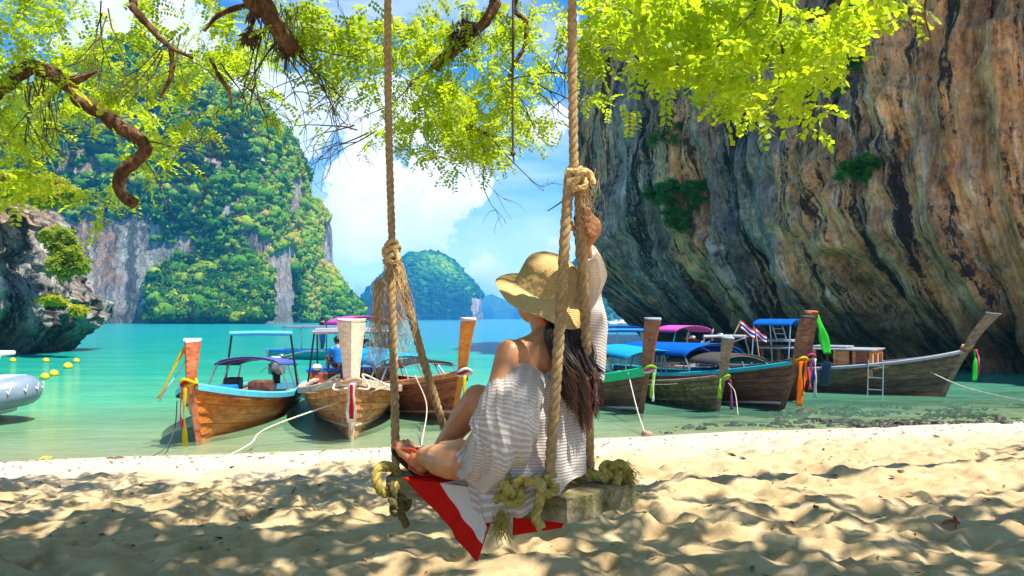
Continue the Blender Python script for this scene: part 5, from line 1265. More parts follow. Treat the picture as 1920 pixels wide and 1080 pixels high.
def longtail(label, bow, heading, mats, hull, post, ns=6, group='longtail boats moored along the beach', stripe=None, interior=None, roll=0.0, name='longtail_boat', post_label=None, cap=None, gw=.05):
    """bow: where the stem meets the water"""
    hd = Vector((heading[0], heading[1], 0)).normalized()
    e = empty(name, (bow[0], bow[1], 0), math.atan2(hd.y, hd.x)); e.rotation_euler.x = roll
    tag(e, label, 'boat', group)
    us = np.linspace(0, 1, 40)
    for side in (1, -1):
        for k in range(ns):
            h0, h1 = (k / ns) ** .82, ((k + 1) / ns) ** .82; V = []; 
            rows = [(h0 + .004 if k else 0, -.004), (h0 + .006 if k else 0, .022), (h1 - .004, .0), (h1 - .004, -.02), (h0, -.02)]
            G = np.array([[h.tolist() for h in (hull.p(u, max(q, 0), side, o_) for q, o_ in rows)] for u in us])
            uv = np.stack([G[..., 0] * .4, G[..., 2] * .4], -1)
            o = link('hull_plank', grid_mesh('hull_plank', G, uv=uv), e, mats['hull'] if not (k == 0 and mats.get('bottom')) else mats['bottom'], True)
            try: o.data.set_sharp_from_angle(angle=R(30))
            except Exception: pass
        # gunwale rail
        mb = MB(); G = []
        for u in us:
            p = hull.p(u, 1.0, side, .02); i_ = np.array([0, -side, 0]); th_ = mats.get('rail_h', .085)
            G.append([p + (0, side * .012, -th_), p + (0, side * .018, .0), p + i_ * .0 + (0, 0, .022), p + i_ * min(gw * 2.2, abs(p[1])) + (0, 0, .020), p + i_ * min(gw * 2.2, abs(p[1])) + (0, 0, -.03)])
        o = link('gunwale', grid_mesh('gunwale', np.array(G)), e, mats['rail'], True)
        try: o.data.set_sharp_from_angle(angle=R(30))
        except Exception: pass
        if stripe:
            G = np.array([[hull.p(u, stripe[0], side, .018), hull.p(u, stripe[0], side, .026), hull.p(u, stripe[1], side, .026), hull.p(u, stripe[1], side, .018)] for u in us])
            link('waterline_stripe', grid_mesh('waterline_stripe', G), e, m_cream, True)
    pm, top = post_mesh(hull, *post); po = pm.build('stem_post', mats['post'], e, False)
    if post_label: po['label'] = post_label
    x, z, w_, d_ = top
    mb = MB(); mb.add([(x + d_ * .77, 0, z), (x - d_ * .08, w_ * .85, z + .01), (x - d_ * .52, w_ * 1.03, z + .025), (x - d_ * .52, -w_ * 1.03, z + .025), (x - d_ * .08, -w_ * .85, z + .01),
        (x + d_ * .77, 0, z + .02), (x - d_ * .08, w_ * .85, z + .04), (x - d_ * .52, w_ * 1.03, z + .06), (x - d_ * .52, -w_ * 1.03, z + .06), (x - d_ * .08, -w_ * .85, z + .04)],
        [tuple(q) for q in grid_faces(2, 5, True)] + [(4, 3, 2, 1, 0), (5, 6, 7, 8, 9)]); mb.build('post_cap', cap or W['pale'], po, False)
    # inside: floor boards, fore deck, thwarts, transom
    fb = MB(); G = np.array([[hull.p(u, .42, 1, -.03), hull.p(u, .42, -1, -.03)] for u in us[:-3]]); 
    link('floor', grid_mesh('floor', G), e, interior or m_dark)
    G = np.array([[hull.p(u, .93, 1, -.03), hull.p(u, .96, -1, -.03) * (1, 0, 1) + (0, 0, .02), hull.p(u, .93, -1, -.03)] for u in np.linspace(.80, .985, 8)]); link('foredeck', grid_mesh('foredeck', G), e, mats.get('deck', W['pale']))
    for u in (.18, .33, .48, .63, .76):
        a, b = hull.p(u, .86, 1, -.03), hull.p(u, .86, -1, -.03); mb = MB(); mb.box((a + b) / 2, (.20, abs(a[1] - b[1]), .03)); mb.build('thwart', W['pale'] if u != .33 else W['brown'], e, False)
    a = [hull.p(0, q, 1) for q in np.linspace(0, 1, 6)] + [hull.p(0, q, -1) for q in np.linspace(1, 0, 6)]; mb = MB(); mb.add(a + [p + np.array([.05, 0, 0]) for p in a], [tuple(range(12)), tuple(range(12, 24))[::-1]] + [(i, (i+1) % 12, 12 + (i+1) % 12, 12 + i) for i in range(12)]); mb.build('transom', mats['rail'], e, False)
    return e
def bar(e, name, pts, r, mat, parent=None, n=7):
    mb = MB(); mb.tube(pts, r, n); return mb.build(name, mat, parent or e)
def canopy(e, hull, u0, u1, z, mat, width=.9, rise=.12, posts=m_steel, pitch=0.0, npost=3, sag=.0, low=None, lean=0):
    c = MB(); G = []
    x0, x1 = hull.L * (u0 - 1), hull.L * (u1 - 1)
    for q in np.linspace(0, 1, 14):
        x = x0 + (x1 - x0) * q; row = []
        for s_ in np.linspace(-1, 1, 11): row.append((x + lean * z, s_ * width, z + rise * (1 - s_ * s_) + pitch * (q - .5) - sag * math.sin(q * math.pi * npost) ** 2 * .04 - (.05 if abs(s_) == 1 else 0)))
        G.append(row)
    o = link('canopy', grid_mesh('canopy', np.array(G)), e, mat, True); so = o.modifiers.new('t', 'SOLIDIFY'); so.thickness = .025
    for q in np.linspace(.04, .96, npost):
        for s_ in (-1, 1):
            x = x0 + (x1 - x0) * q; b = hull.p((x / hull.L) + 1, .95, s_, -.03)
            bar(e, 'post', [b, (x + lean * z, s_ * width * .93, z + pitch * (q - .5) + .0)], .018, posts, o)
        bar(e, 'roof_rib', [(x + lean * z, s_ * width * .98, z - .02 + rise * (1 - s_ * s_) + pitch * (q - .5)) for s_ in np.linspace(-1, 1, 9)], .012, posts, o)
    return o
def engine(e, x, z, sc=1.0, ang=0.0):
    en = empty('engine', (x, 0, z)); en.parent = e; en.scale = (sc,) * 3; en.rotation_euler.z = ang
    def prt(name, mb, mat): 
        return mb.build(name, mat, en)
    mb = MB(); mb.box((0, 0, .12), (.50, .30, .26), bev=.03); mb.box((.02, 0, .30), (.40, .20, .12), bev=.03)
    for k in range(4): mb.box((-.16 + .1 * k, .12, .30), (.05, .12, .14), bev=.01)
    prt('engine_block', mb, m_black)
    mb = MB(); mb.sphere((.30, 0, .18), (.05, .17, .17), 14, 8); mb.tube([(.27, 0, .18), (.36, 0, .18)], .05, 8); prt('flywheel', mb, m_steel)
    mb = MB(); mb.tube([(-.1, -.14, .30), (-.1, -.20, .42), (-.05, -.20, .60)], .025, 7); prt('exhaust', mb, m_steel); mb = MB(); mb.sphere((0, .12, .43), (.10, .07, .06), 10, 6); prt('fuel_tank', mb, m_steel)
    mb = MB(); mb.box((-.05, 0, .40), (.26, .22, .05), bev=.02); prt('air_filter', mb, m_red if sc > .95 else m_white)
    mb = MB(); mb.tube([(-.25, 0, .10), (-1.6, .05, .06), (-2.6, .1, -.12)], .022, 7); prt('long_shaft', mb, m_steel)
    mb = MB(); mb.tube([(.2, .06, .2), (.75, .10, .42), (1.15, .12, .46)], .016, 7); mb.tube([(.2, -.06, .2), (.75, .08, .40)], .012, 7); prt('tiller', mb, m_steel)
    mb = MB(); mb.box((0, 0, -.10), (.16, .16, .25), bev=.01); prt('swivel_mount', mb, m_black)
    return en
def hullpos(hull, u): return hull.L * (u - 1)
def to_world(e, p): return (Matrix.Translation(e.location) @ e.rotation_euler.to_matrix().to_4x4()) @ Vector(p)
def ribbon(e, pts, w_, mat, label=None, seed=0, parent=None, twist=.8):
    P0 = spline(pts, 18); r0 = np.random.RandomState(seed); a = np.linspace(0, 1, 18); G = []
    sdx = np.array([.25, 1.0, 0]); sdx /= np.linalg.norm(sdx)
    for i, p in enumerate(P0):
        th = twist * math.sin(a[i] * 5 + seed); d = np.array([sdx[0] * math.cos(th) - sdx[1] * math.sin(th), sdx[0] * math.sin(th) + sdx[1] * math.cos(th), 0]); ww = w_ * (.55 + .45 * a[i]) * (.85 + .15 * math.sin(a[i] * 9 + seed))
        G.append([p + d * ww * s_ + np.array([.012 * math.sin(s_ * 4 + i * .7), 0, 0]) for s_ in np.linspace(-.5, .5, 5)])
    o = link('ribbon', grid_mesh('ribbon', np.array(G)), parent or e, mat, True)
    if label: o['label'] = label
    so = o.modifiers.new('t', 'SOLIDIFY'); so.thickness = .004; return o
def bow_wrap(e, hull, z, cols, r=.17, seed=0):
    """cloth wound round the stem post"""
    x = hull.rake + .03
    for k, c in enumerate(cols):
        mb = MB(); a = np.linspace(0, 2 * math.pi, 24); zz0 = z + .035 * k
        P0 = np.stack([x + .02 * k + r * .72 * np.cos(a), r * .72 * np.sin(a), zz0 + .03 * np.sin(a * 2 + seed + k)], 1)
        V, Q = tube(P0, .024, 7, True); mb.add(V, Q); mb.build('wrapped_cloth', R_[c], e)
def line_rope(name, pts, r, mat, label, group=None):
    mb = MB(); P0 = spline(pts, 40); rope_mb(mb, P0, r, r * 12, 3, 4, step=.06)
    o = mb.build(name, mat); return tag(o, label, 'rope', group)
def frame_goal(e, hull, u, w_, z, mat_top, mat_side=m_steel, name='roof_bar'):
    x = hullpos(hull, u)
    for s_ in (-1, 1): bar(e, 'roof_post', [hull.p(u, .95, s_, -.03), (x, s_ * w_, z)], .022, mat_side)
    mb = MB(); mb.tube([(x, -w_ - .04, z), (x, 0, z + .012), (x, w_ + .04, z)], .05, 8, sq=(1, 1)); mb.build(name, mat_top, e)

def seated(parent_or_none, loc, rz, label, shirt, shorts, sc=1.0, name='person', stand=False):
    """small far figure"""
    e = empty(name, loc, rz); e.scale = (sc,) * 3; tag(e, label, 'person'); b = MB()
    z0 = .86 if stand else .10
    chain(b, [(0, 0, z0), (0.0, 0, z0 + .20), (.03, 0, z0 + .42)], [.13, .12, .15], 12); chain(b, [(.03, -.17, z0 + .44), (.03, .17, z0 + .44)], [.065, .065], 10); chain(b, [(.03, 0, z0 + .45), (.05, 0, z0 + .58)], [.055, .05], 10); ell(b, (.07, 0, z0 + .67), (.10, .08, .115), np.eye(3), 12, 8)
    for s_ in (-1, 1):
        chain(b, [(.03, .18 * s_, z0 + .42), (.10, .22 * s_, z0 + .18), (.32, .12 * s_, z0 + .12)], [.055, .042, .032], 10)
        for q in range(4): chain(b, [(.32, .12 * s_, z0 + .12), (.38, (.10 + .012 * q) * s_, z0 + .115 - .012 * q)], [.02, .009], 6)
        if stand: chain(b, [(0, .09 * s_, z0), (.03, .10 * s_, .45), (0, .11 * s_, .07), (.14, .12 * s_, .04)], [.10, .065, .04, .035], 10)
        else: chain(b, [(0, .09 * s_, z0), (.40, .14 * s_, z0 + .18), (.42, .12 * s_, z0 - .20), (.56, .12 * s_, z0 - .22)], [.10, .065, .045, .035], 10)
    remesh('body', b, m_person_skin, e, np.zeros(3), .022, 3)
    b = MB(); chain(b, [(0, 0, z0 + .05), (0.0, 0, z0 + .20), (.03, 0, z0 + .40)], [.142, .138, .165], 12); chain(b, [(.03, -.17, z0 + .43), (.03, .17, z0 + .43)], [.08, .08], 10)
    for s_ in (-1, 1): chain(b, [(.03, .18 * s_, z0 + .42), (.07, .205 * s_, z0 + .29)], [.075, .065], 10)
    remesh('shirt', b, shirt, e, np.zeros(3), .022, 2)
    b = MB()
    for s_ in (-1, 1):
        if stand: chain(b, [(0, .07 * s_, z0), (.03, .10 * s_, .45)], [.125, .09], 10)
        else: chain(b, [(0, .07 * s_, z0), (.34, .13 * s_, z0 + .15)], [.125, .09], 10)
    remesh('shorts', b, shorts, e, np.zeros(3), .022, 2)
    b = MB(); ell(b, (.055, 0, z0 + .70), (.115, .095, .10), np.eye(3), 12, 8); b.build('hair', m_black, e)
    return e

# ---- 1: leftmost, orange varnish with pale blue rail
h1 = Hull(5.9, 1.65, .42, .50, full=2.6, rake=.42)
b1 = longtail('leftmost longtail boat, glossy orange hull with pale blue rail and yellow sash on its prow', (-4.87, 11.62), (.10, -1), dict(hull=W['bright'], rail=m_cyan, post=W['redpost'], deck=W['pale']), h1, (.15, .25, .62, -.05), cap=m_white, interior=W['brown'], gw=.04)
frame_goal(b1, h1, .30, .60, 1.58, m_cyan, m_black)
canopy(b1, h1, .18, .50, .98, C_violet, .62, .10, npost=3, pitch=.12); engine(b1, hullpos(h1, .05), .62, .95, .4)
ribbon(b1, [(.40, -.02, 1.58), (.45, -.18, 1.25), (.46, -.40, .80), (.44, -.46, .70)], .09, R_['yellow'], 'long yellow and white sash from prow tip to rail', 1)
ribbon(b1, [(.42, .0, 1.55), (.42, -.10, 1.2), (.44, -.36, .82), (.42, -.44, .66)], .04, R_['white'], None, 4)
bow_wrap(b1, h1, .90, ['yellow', 'red', 'yellow'], .15)
ribbon(b1, [(.58, -.02, .90), (.56, -.04, .60), (.52, -.05, .30), (.46, -.06, -.02)], .11, R_['yellow'], 'yellow sash hanging down to the water', 2)
ribbon(b1, [(.57, -.06, .90), (.53, -.10, .6), (.50, -.10, .35), (.46, -.09, .25)], .07, R_['pink'], None, 3)
for k, (x, y, z, s_, c) in enumerate([(-2.2, -.2, .55, (.5, .35, .22), m_blue), (-2.8, .3, .55, (.45, .4, .3), W['brown']), (-3.3, -.35, .6, (.35, .3, .25), m_black), (-1.8, .4, .5, (.4, .3, .18), m_dark)]):
    mb = MB(); mb.box((x, y, z), s_, bev=.03); mb.build('storage_box', c, b1)

# ---- 2: middle one, pale post, head on
h2 = Hull(7.4, 2.0, .46, .52, full=2.5, kb=-.22, rake=.40)
d2 = Vector((-2.66, 11.9)).normalized()
b2 = longtail('middle boat of the left trio, peach planked bow seen head on with tall pale prow', (-2.56, 11.9), (.215, -1), dict(hull=W['peach'], rail=W['pale'], post=W['pale'], deck=W['pale'], bottom=W['peach'], rail_h=.10), h2, (.25, .44, .86, .0), ns=8, stripe=(.33, .37), gw=.06)
mb = MB(); 
bar(b2, 'keel_strip', [h2.p(1.0, q, 1) * (1, 0, 1) + np.array([.055, 0, 0]) for q in np.linspace(0, 1, 8)], .035, W['pale'])
frame_goal(b2, h2, .16, .80, 1.62, m_greyp, m_black); frame_goal(b2, h2, .34, .80, 1.60, m_steel, m_black)
mb = MB(); mb.box((hullpos(h2, .10), 0, .66), (1.1, 2.10, .09), bev=.02); mb.build('stern_deck', m_blue, b2); mb = MB(); mb.box((hullpos(h2, .12), 0, .50), (.9, 1.92, .24), bev=.01); mb.build('stern_cabin', W['redbrown'], b2)
for s_ in (-1, 1): mb = MB(); mb.box((hullpos(h2, .12) + .455, s_ * .4, .52), (.02, .5, .12)); mb.build('locker_door', m_dark, b2)
engine(b2, hullpos(h2, .07), .84, 1.1, .3)
mb = MB(); mb.sphere((hullpos(h2, .17), -.80, .74), (.16, .12, .08), 10, 6); mb.build('white_buoy', m_white, b2); mb = MB(); mb.sphere((hullpos(h2, .15), .78, .73), (.12, .1, .07), 10, 6); mb.build('white_buoy', m_white, b2)
bow_wrap(b2, h2, .92, ['white', 'peach'], .20)
for k, (a0, a1) in enumerate([((.20, -.18, 1.02), (.02, -.55, .80)), ((.20, .18, 1.02), (.0, .60, .80))]):
    mb = MB(); rope_mb(mb, spline([(.50, 0, .84), ((a0[0] + .22), a0[1] * 1.5, .82), a0, a1], 20), .018, .09, 3, 5); mb.build('bow_rope', m_mooring, b2)
ribbon(b2, [(.60, 0, .92), (.58, .0, .70), (.50, 0, .48), (.42, 0, .30)], .20, R_['white'], None, 2, twist=.1)
ribbon(b2, [(.625, 0, .90), (.605, .0, .70), (.53, 0, .50), (.46, 0, .36)], .085, R_['red'], 'red and white sash down the middle of the bow', 2, twist=.1)

# ---- 3: right of the trio, orange post leaning right
h3 = Hull(7.2, 1.85, .44, .52, full=2.5, rake=.50)
b3 = longtail('brown longtail boat with bright orange prow and pink roof, right of the left trio', (-1.10, 13.7), (.52, -1), dict(hull=W['redbrown'], rail=W['peach'], post=W['orangepost'], deck=W['pale']), h3, (.18, .28, .90, .34), stripe=(.30, .35), cap=W['pale'])
canopy(b3, h3, .05, .24, 1.78, C_pink, .72, .16, m_teal, npost=2); canopy(b3, h3, .28, .66, .98, C_lblue, .70, .16, npost=3, pitch=-.10); canopy(b3, h3, .70, .84, .98, C_grey, .55, .06, npost=2)
engine(b3, hullpos(h3, .14), .95, 1.15, .6)
bow_wrap(b3, h3, .92, ['white', 'red', 'white'], .17)
ribbon(b3, [(.70, -.05, .90), (.68, -.06, .60), (.60, -.06, .25), (.5, -.06, .0)], .12, R_['yellow'], 'pale yellow sash on the prow', 2)
mb = MB()
def ladder(name, parent, a0, a1, w_, n, mat, wd=(0, 1, 0), r=.016):
    l = empty(name, (0, 0, 0)); l.parent = parent; a0, a1, wd = np.array(a0, float), np.array(a1, float), np.array(wd, float)
    for s_ in (-.5, .5): bar(l, 'rail', [a0 + wd * w_ * s_, a1 + wd * w_ * s_], r, mat)
    for k in range(n): q = (k + .5) / n; c = a0 * (1 - q) + a1 * q; bar(l, 'rung', [c - wd * w_ * .5, c + wd * w_ * .5], r * .9, mat)
    return l
ps = h3.p(.50, 1, -1)
ladder('boat_ladder', b3, ps + (0, -.05, .12), ps + (0.05, -.42, -.75), .30, 5, m_steel, (1, .0, 0))
mb = MB(); mb.tube([ps + (.2, -.1, -.0), ps + (.9, -.45, -.12), ps + (.15, -.42, -.62)], .014, 6); mb.build('ladder_brace', m_steel, b3)
mb = MB(); mb.box(ps + (0.02, -.36, -.5), (.18, .04, .12), bev=.01); mb.build('ladder_tag', R_['yellow'], b3)

# ---- 4: green rail boat right of the swing
h4 = Hull(7.0, 1.75, .42, .52, full=2.3, rake=.35)
b4 = longtail('dark brown longtail boat with bright green rail, nearest right of the woman', (2.58, 15.0), (.28, -1), dict(hull=W['brown'], rail=m_green, post=W['darkpost'], deck=m_teal, bottom=W['brown'], rail_h=.17), h4, (.24, .34, .92, .30), stripe=(.20, .26), post_label='reddish brown prow post with grey sawn top', cap=m_greyp)
canopy(b4, h4, .20, .52, .98, C_grey, .75, .20, npost=2)
bow_wrap(b4, h4, .88, ['white', 'pink', 'lime'], .16)
ribbon(b4, [(.62, .0, .85), (.60, -.05, .6), (.58, -.04, .42), (.56, -.04, .36)], .09, R_['lime'], None, 2); ribbon(b4, [(.60, .04, .90), (.60, .0, .7), (.60, -.02, .3)], .05, R_['white'], None, 5)
engine(b4, hullpos(h4, .06), .66, 1.0, .3)

# ---- 5: small weathered yellow planked boat
h5 = Hull(5.8, 1.6, .38, .38, full=2.2, rake=.30)
b5 = longtail('small weathered boat with mossy yellow plank bow and short grey prow', (4.2, 15.35), (.24, -1), dict(hull=W['old'], rail=W['greypost'], post=W['greypost'], deck=m_dark, rail_h=.05), h5, (.16, .24, .72, .30), ns=8, cap=m_greyp)
canopy(b5, h5, .05, .50, .98, C_lblue, .80, .16, npost=3, pitch=-.06)
bow_wrap(b5, h5, .70, ['peach', 'lime'], .12)
ribbon(b5, [(.40, -.12, .72), (.42, -.16, .5), (.40, -.15, .30)], .09, R_['lime'], 'lime ribbon', 1); ribbon(b5, [(.45, .06, .68), (.46, .08, .35), (.46, .08, .08)], .07, R_['violet'], None, 6)

# ---- 6: long dark hull with teal rail and orange ribbon
h6 = Hull(8.2, 2.0, .44, .60, full=2.3, rake=.55)
b6 = longtail('long dark red brown boat with teal rail and long orange ribbon on its dark prow', (5.62, 15.7), (.40, -1), dict(hull=W['brown'], rail=m_teal, post=W['brown'], deck=W['pale'], bottom=W['brown'], rail_h=.07), h6, (.24, .30, .86, .34), ns=7, stripe=(.22, .27), cap=m_dark)  # darker wood on this hull stands in for the shade it lies in
canopy(b6, h6, .30, .74, 1.04, C_blue, .85, .22, npost=4, pitch=.05); canopy(b6, h6, .62, .86, .92, m_dark, .72, .16, npost=2)
frame_goal(b6, h6, .2, .7, 1.55, m_blue)
canopy(b6, h6, .02, .20, 1.62, C_blue, .72, .04, npost=2)
bow_wrap(b6, h6, 1.02, ['orange', 'orange', 'yellow'], .17)
ribbon(b6, [(.74, -.10, 1.04), (.74, -.13, .8), (.72, -.12, .45), (.70, -.12, .14)], .15, R_['orange'], 'long orange ribbon', 1, twist=.2); ribbon(b6, [(.78, -.02, 1.05), (.76, -.02, .7), (.74, -.06, .35)], .08, R_['orange'], None, 4)
mb = MB(); mb.box((-1.9, .1, .60), (1.6, .9, .22), bev=.06); mb.build('tarpaulin', C_lblue, b6)

# ---- 7: boat hidden behind, red post with green scarf
h7 = Hull(7.4, 1.8, .44, .60, full=2.4, rake=.5)
b7 = longtail('red brown boat behind the dark one, its prow hung with bright green scarf', (6.6, 17.4), (.22, -1), dict(hull=W['redbrown'], rail=W['brown'], post=W['darkpost'], deck=W['pale']), h7, (.22, .28, .98, .18), cap=W['redpost'])
ribbon(b7, [(.78, .0, 1.98), (.86, .08, 1.7), (.92, .12, 1.4), (.96, .16, 1.12)], .26, R_['green'], 'bright green scarf hanging from the prow', 2, twist=.3)
ribbon(b7, [(.72, -.16, 2.04), (.78, 0, 1.96), (.80, .04, 1.7)], .12, R_['peach'], 'orange scarf at the tip', 3); 
bow_wrap(b7, h7, 1.0, ['yellow', 'blue', 'pink'], .16)
ribbon(b7, [(.66, -.02, 1.0), (.66, -.06, .7), (.64, -.05, .3)], .12, R_['pink'], None, 4); ribbon(b7, [(.68, .06, 1.0), (.68, .06, .6), (.66, .06, .12)], .09, R_['white'], None, 7); ribbon(b7, [(.68, .0, .95), (.68, .02, .6), (.66, .02, .4)], .06, R_['blue'], None, 9)
canopy(b7, h7, .08, .30, 1.52, C_pink, .62, .14, m_teal, npost=2)
engine(b7, hullpos(h7, .5), .95, 1.1, .7)
frame_goal(b7, h7, .55, .6, 1.4, m_steel)

# ---- 8: long wooden boat with a cabin, broadside
h8 = Hull(6.6, 1.9, .52, .62, full=2.1, rake=.55, k0=-.2)
b8 = longtail('long olive brown boat with wooden cabin lying broadside before the cliff', (10.45, 18.3), (.80, -.60), dict(hull=W['olive'], rail=m_greyp, post=W['greypost'], deck=W['pale'], bottom=W['redbrown'], rail_h=.06), h8, (.20, .26, .86, .62), ns=7, cap=m_greyp)
cab = empty('cabin', (-2.75, 0, .42)); cab.parent = b8; cab.scale = (.82, .95, .80)
mb = MB(); mb.box((0, 0, .86), (3.5, 1.56, .05), bev=.015); mb.build('roof', m_greyp, cab)
mb = MB(); mb.box((.35, 0, .93), (1.1, .9, .05), bev=.015); mb.build('roof_hatch', m_greyp, cab)
for s_ in (-1, 1):
    for x in (-1.65, -1.1, -.55, 0, .62, 1.18, 1.65): mb = MB(); mb.box((x, s_ * .66, .42), (.09, .05, .83)); mb.build('cabin_post', W['peach'] if x > -.6 else W['olive'], cab, False)
    mb = MB(); mb.box((-.25, s_ * .66, .14), (1.0, .035, .28)); mb.build('cabin_wall', W['redbrown'], cab, False)
    for x in (.85, 1.4): mb = MB(); mb.box((x, s_ * .655, .42), (.36, .03, .80)); mb.build('door_panel', W['peach'] if x < 1 else W['redbrown'], cab, False)
mb = MB(); mb.box((1.68, 0, .42), (.04, 1.28, .82)); mb.build('front_wall', W['peach'], cab, False)
mb = MB(); mb.box((1.71, -.32, .42), (.02, .34, .62)); mb.build('doorway', m_dark, cab, False); mb = MB(); mb.box((1.71, .32, .42), (.02, .34, .62)); mb.build('doorway', m_dark, cab, False)
# blue bimini on a steel frame over the stern
cn = canopy(b8, h8, .34, .50, 1.76, C_blue, .72, .10, m_steel, npost=2)
mb = MB(); mb.box((hullpos(h8, .42), 0, 1.30), (1.0, 1.2, .05), bev=.01); mb.build('upper_deck', m_greyp, b8)
ladder('bimini_ladder', b8, (hullpos(h8, .44), -.62, 1.70), (hullpos(h8, .46), -.66, 1.28), .26, 3, m_steel, (1, 0, 0))
p = h8.p(.76, 1, -1); ladder('boarding_ladder', b8, p + (0, -.06, .10), p + (0, -.16, -.78), .34, 3, m_steel, (1, 0, 0))
p = h8.p(.62, 1, -1); mb = MB(); mb.box(p + (0, -.06, -.16), (.22, .05, .62), rot=eu(0, 8, 0), bev=.01); mb.build('fender_board', P_('dark_blue_paint', (.015, .05, .085)), b8)
bow_wrap(b8, h8, 1.16, ['pink', 'lime', 'peach'], .15)
ribbon(b8, [(.74, -.08, 1.18), (.78, -.10, .9), (.76, -.10, .4)], .15, R_['green'], 'green ribbon', 1); ribbon(b8, [(.78, .04, 1.16), (.84, .05, .9), (.82, .04, .5)], .10, R_['pink'], None, 4)
engine(b8, hullpos(h8, .03), .9, 1.0, .2)

# ---- flags on poles behind the boats
def flag(label, base_, top, sz, mat3):
    e = empty('flag', base_); tag(e, label, 'flag', 'small red white and blue flags on poles by the boats'); b = np.array(base_); tp_ = np.array(top) - b
    bar(e, 'pole', [(0, 0, 0), tp_], .016, W['greypost'])
    G = []
    for i in range(12):
        q = i / 11; G.append([tp_ + np.array([sz * q, .03 * math.sin(q * 6), -sz * .62 * (1 - v) - sz * .75 * q + .02 * math.sin(q * 7)]) for v in np.linspace(1, 0, 13)])
    uv = np.stack(np.meshgrid(np.linspace(0, 1, 13), np.linspace(0, 1, 12)), -1)
    o = link('flag_cloth', grid_mesh('flag_cloth', np.array(G), uv=uv), e, mat3, True); o.modifiers.new('t', 'SOLIDIFY').thickness = .004
m_thai, t = new_mat('tricolour'); uvn = t.add('ShaderNodeUVMap'); sp = t.add('ShaderNodeSeparateXYZ', i={0: uvn}); r0 = t.ramp((sp, 0), [(0, (.55, .02, .04)), (.17, (.8, .8, .8)), (.33, (.03, .05, .32)), (.67, (.8, .8, .8)), (.83, (.55, .02, .04))], 'CONSTANT'); finish(t, r0, .8)
flag('taller flag on its pole behind the small grey prow', tuple(to_world(b6, (-2.3, .3, .9))), tuple(px(1389, 601, 18.3)), .34, m_thai)
flag('lower faded flag right of the taller one', tuple(to_world(b7, (-1.9, .2, .9))), tuple(px(1416, 615, 19.6)), .30, m_thai)

# ---- far boats and people
hF_ = Hull(6.0, 1.6, .42, .5); 
b9 = longtail('distant blue longtail boat behind the tall pale prow', (-5.9, 33.5), (.9, -.4), dict(hull=m_teal, rail=m_blue, post=W['greypost'], rail_h=.10), hF_, (.2, .28, .8, .2), ns=5)
canopy(b9, hF_, .15, .7, 1.5, m_steel, .6, .06, npost=4); 
seated(None, tuple(to_world(b9, (-2.0, 0, .35))), 2.6, 'distant figure in pink shirt standing on the far blue boat', R_['pink'], m_black, 1.0, stand=True)
seated(None, tuple(to_world(b9, (-3.4, .2, .35))), .6, 'distant figure in dark shirt on the far blue boat', m_black, m_blue, 1.0, stand=True)
s2 = to_world(b2, (hullpos(h2, .15) + .25, -.32, .74)); seated(None, tuple(s2), b2.rotation_euler.z + math.pi + .4, 'person in dark blue shirt crouching on the stern of the pale prowed boat', m_blue, m_black, .82)

# white speedboat
sb = empty('speedboat', tuple(px(1180, 622, 104) * 1.0), R(185)); sb.location.z = 0; sb.scale = (1.35,) * 3; tag(sb, 'white speedboat with a roof far off beside the cliff', 'boat')
mb = MB(); us = np.linspace(0, 1, 14); G = []
for u in us:
    wv = 1 - max(0, (u - .5) / .5) ** 2.2; G.append([(5.2 * u - 2.6 + .5 * (h_ if u > .8 else 0), s_ * 1.1 * wv * h_ ** .6 + s_ * .02, -.2 + (1.0 + .35 * u) * h_) for s_, h_ in [(1, 1), (1, .6), (1, .2), (1, .0), (-1, .2), (-1, .6), (-1, 1)]])
o = link('hull', grid_mesh('hull', np.array(G), True), sb, m_white, False)
mb.box((.9, 0, 1.15), (1.6, 1.5, .35), bev=.1); mb.build('cabin', m_white, sb); mb = MB(); mb.box((-.3, 0, 2.05), (3.4, 1.9, .10), bev=.03); mb.build('roof', m_white, sb)
for x in (-1.8, -.2, 1.2):
    for s_ in (-.85, .85): bar(sb, 'roof_post', [(x, s_, .9), (x, s_, 2.02)], .04, m_steel)
mb = MB(); mb.box((-1.0, 0, 1.1), (1.4, 1.2, .4), bev=.12); mb.build('seats', W['peach'], sb)
mb = MB(); mb.box((-2.7, 0, .9), (.35, .5, .9), bev=.08); mb.build('outboard_motor', m_black, sb)

# ---- inflatable dinghy at the left edge
dg_ = empty('dinghy', tuple(px(-62, 760, 13.6)), R(4)); dg_.location.z = 0; dg_.scale = (1.18,) * 3; tag(dg_, 'grey inflatable dinghy with white deck cut by the left edge of the picture', 'dinghy')
mb = MB(); P0 = spline([(-2.2, -.62, .30), (-1.0, -.66, .31), (.0, -.60, .36), (.62, -.32, .45), (.82, 0, .50), (.62, .32, .45), (.0, .60, .36), (-1.0, .66, .31), (-2.2, .62, .30)], 60); mb.tube(P0, .235, 16); mb.build('inflated_tube', P_('blue_grey_rubber', (.20, .25, .32)), dg_)
mb = MB(); mb.tube(P0 + np.array([0, 0, .0]) + (P0 - P0.mean(0)) * np.array([.08, .26, 0]) + np.array([0, 0, -.05]), .035, 8); mb.build('rubbing_strake', m_dark, dg_)
mb = MB()
for i in range(8, 52, 3):
    c = P0[i]; dd_ = (c - np.array([-.6, 0, .35])) * np.array([.3, 1, 0]); dd_ /= np.linalg.norm(dd_); mb.tube([c + dd_ * .2 + (-.06, 0, .12), c + dd_ * .255 + (0, 0, .02), c + dd_ * .2 + (.06, 0, .12)], .014, 5)
tag(mb.build('grab_rope', m_white, dg_), kind='stuff')
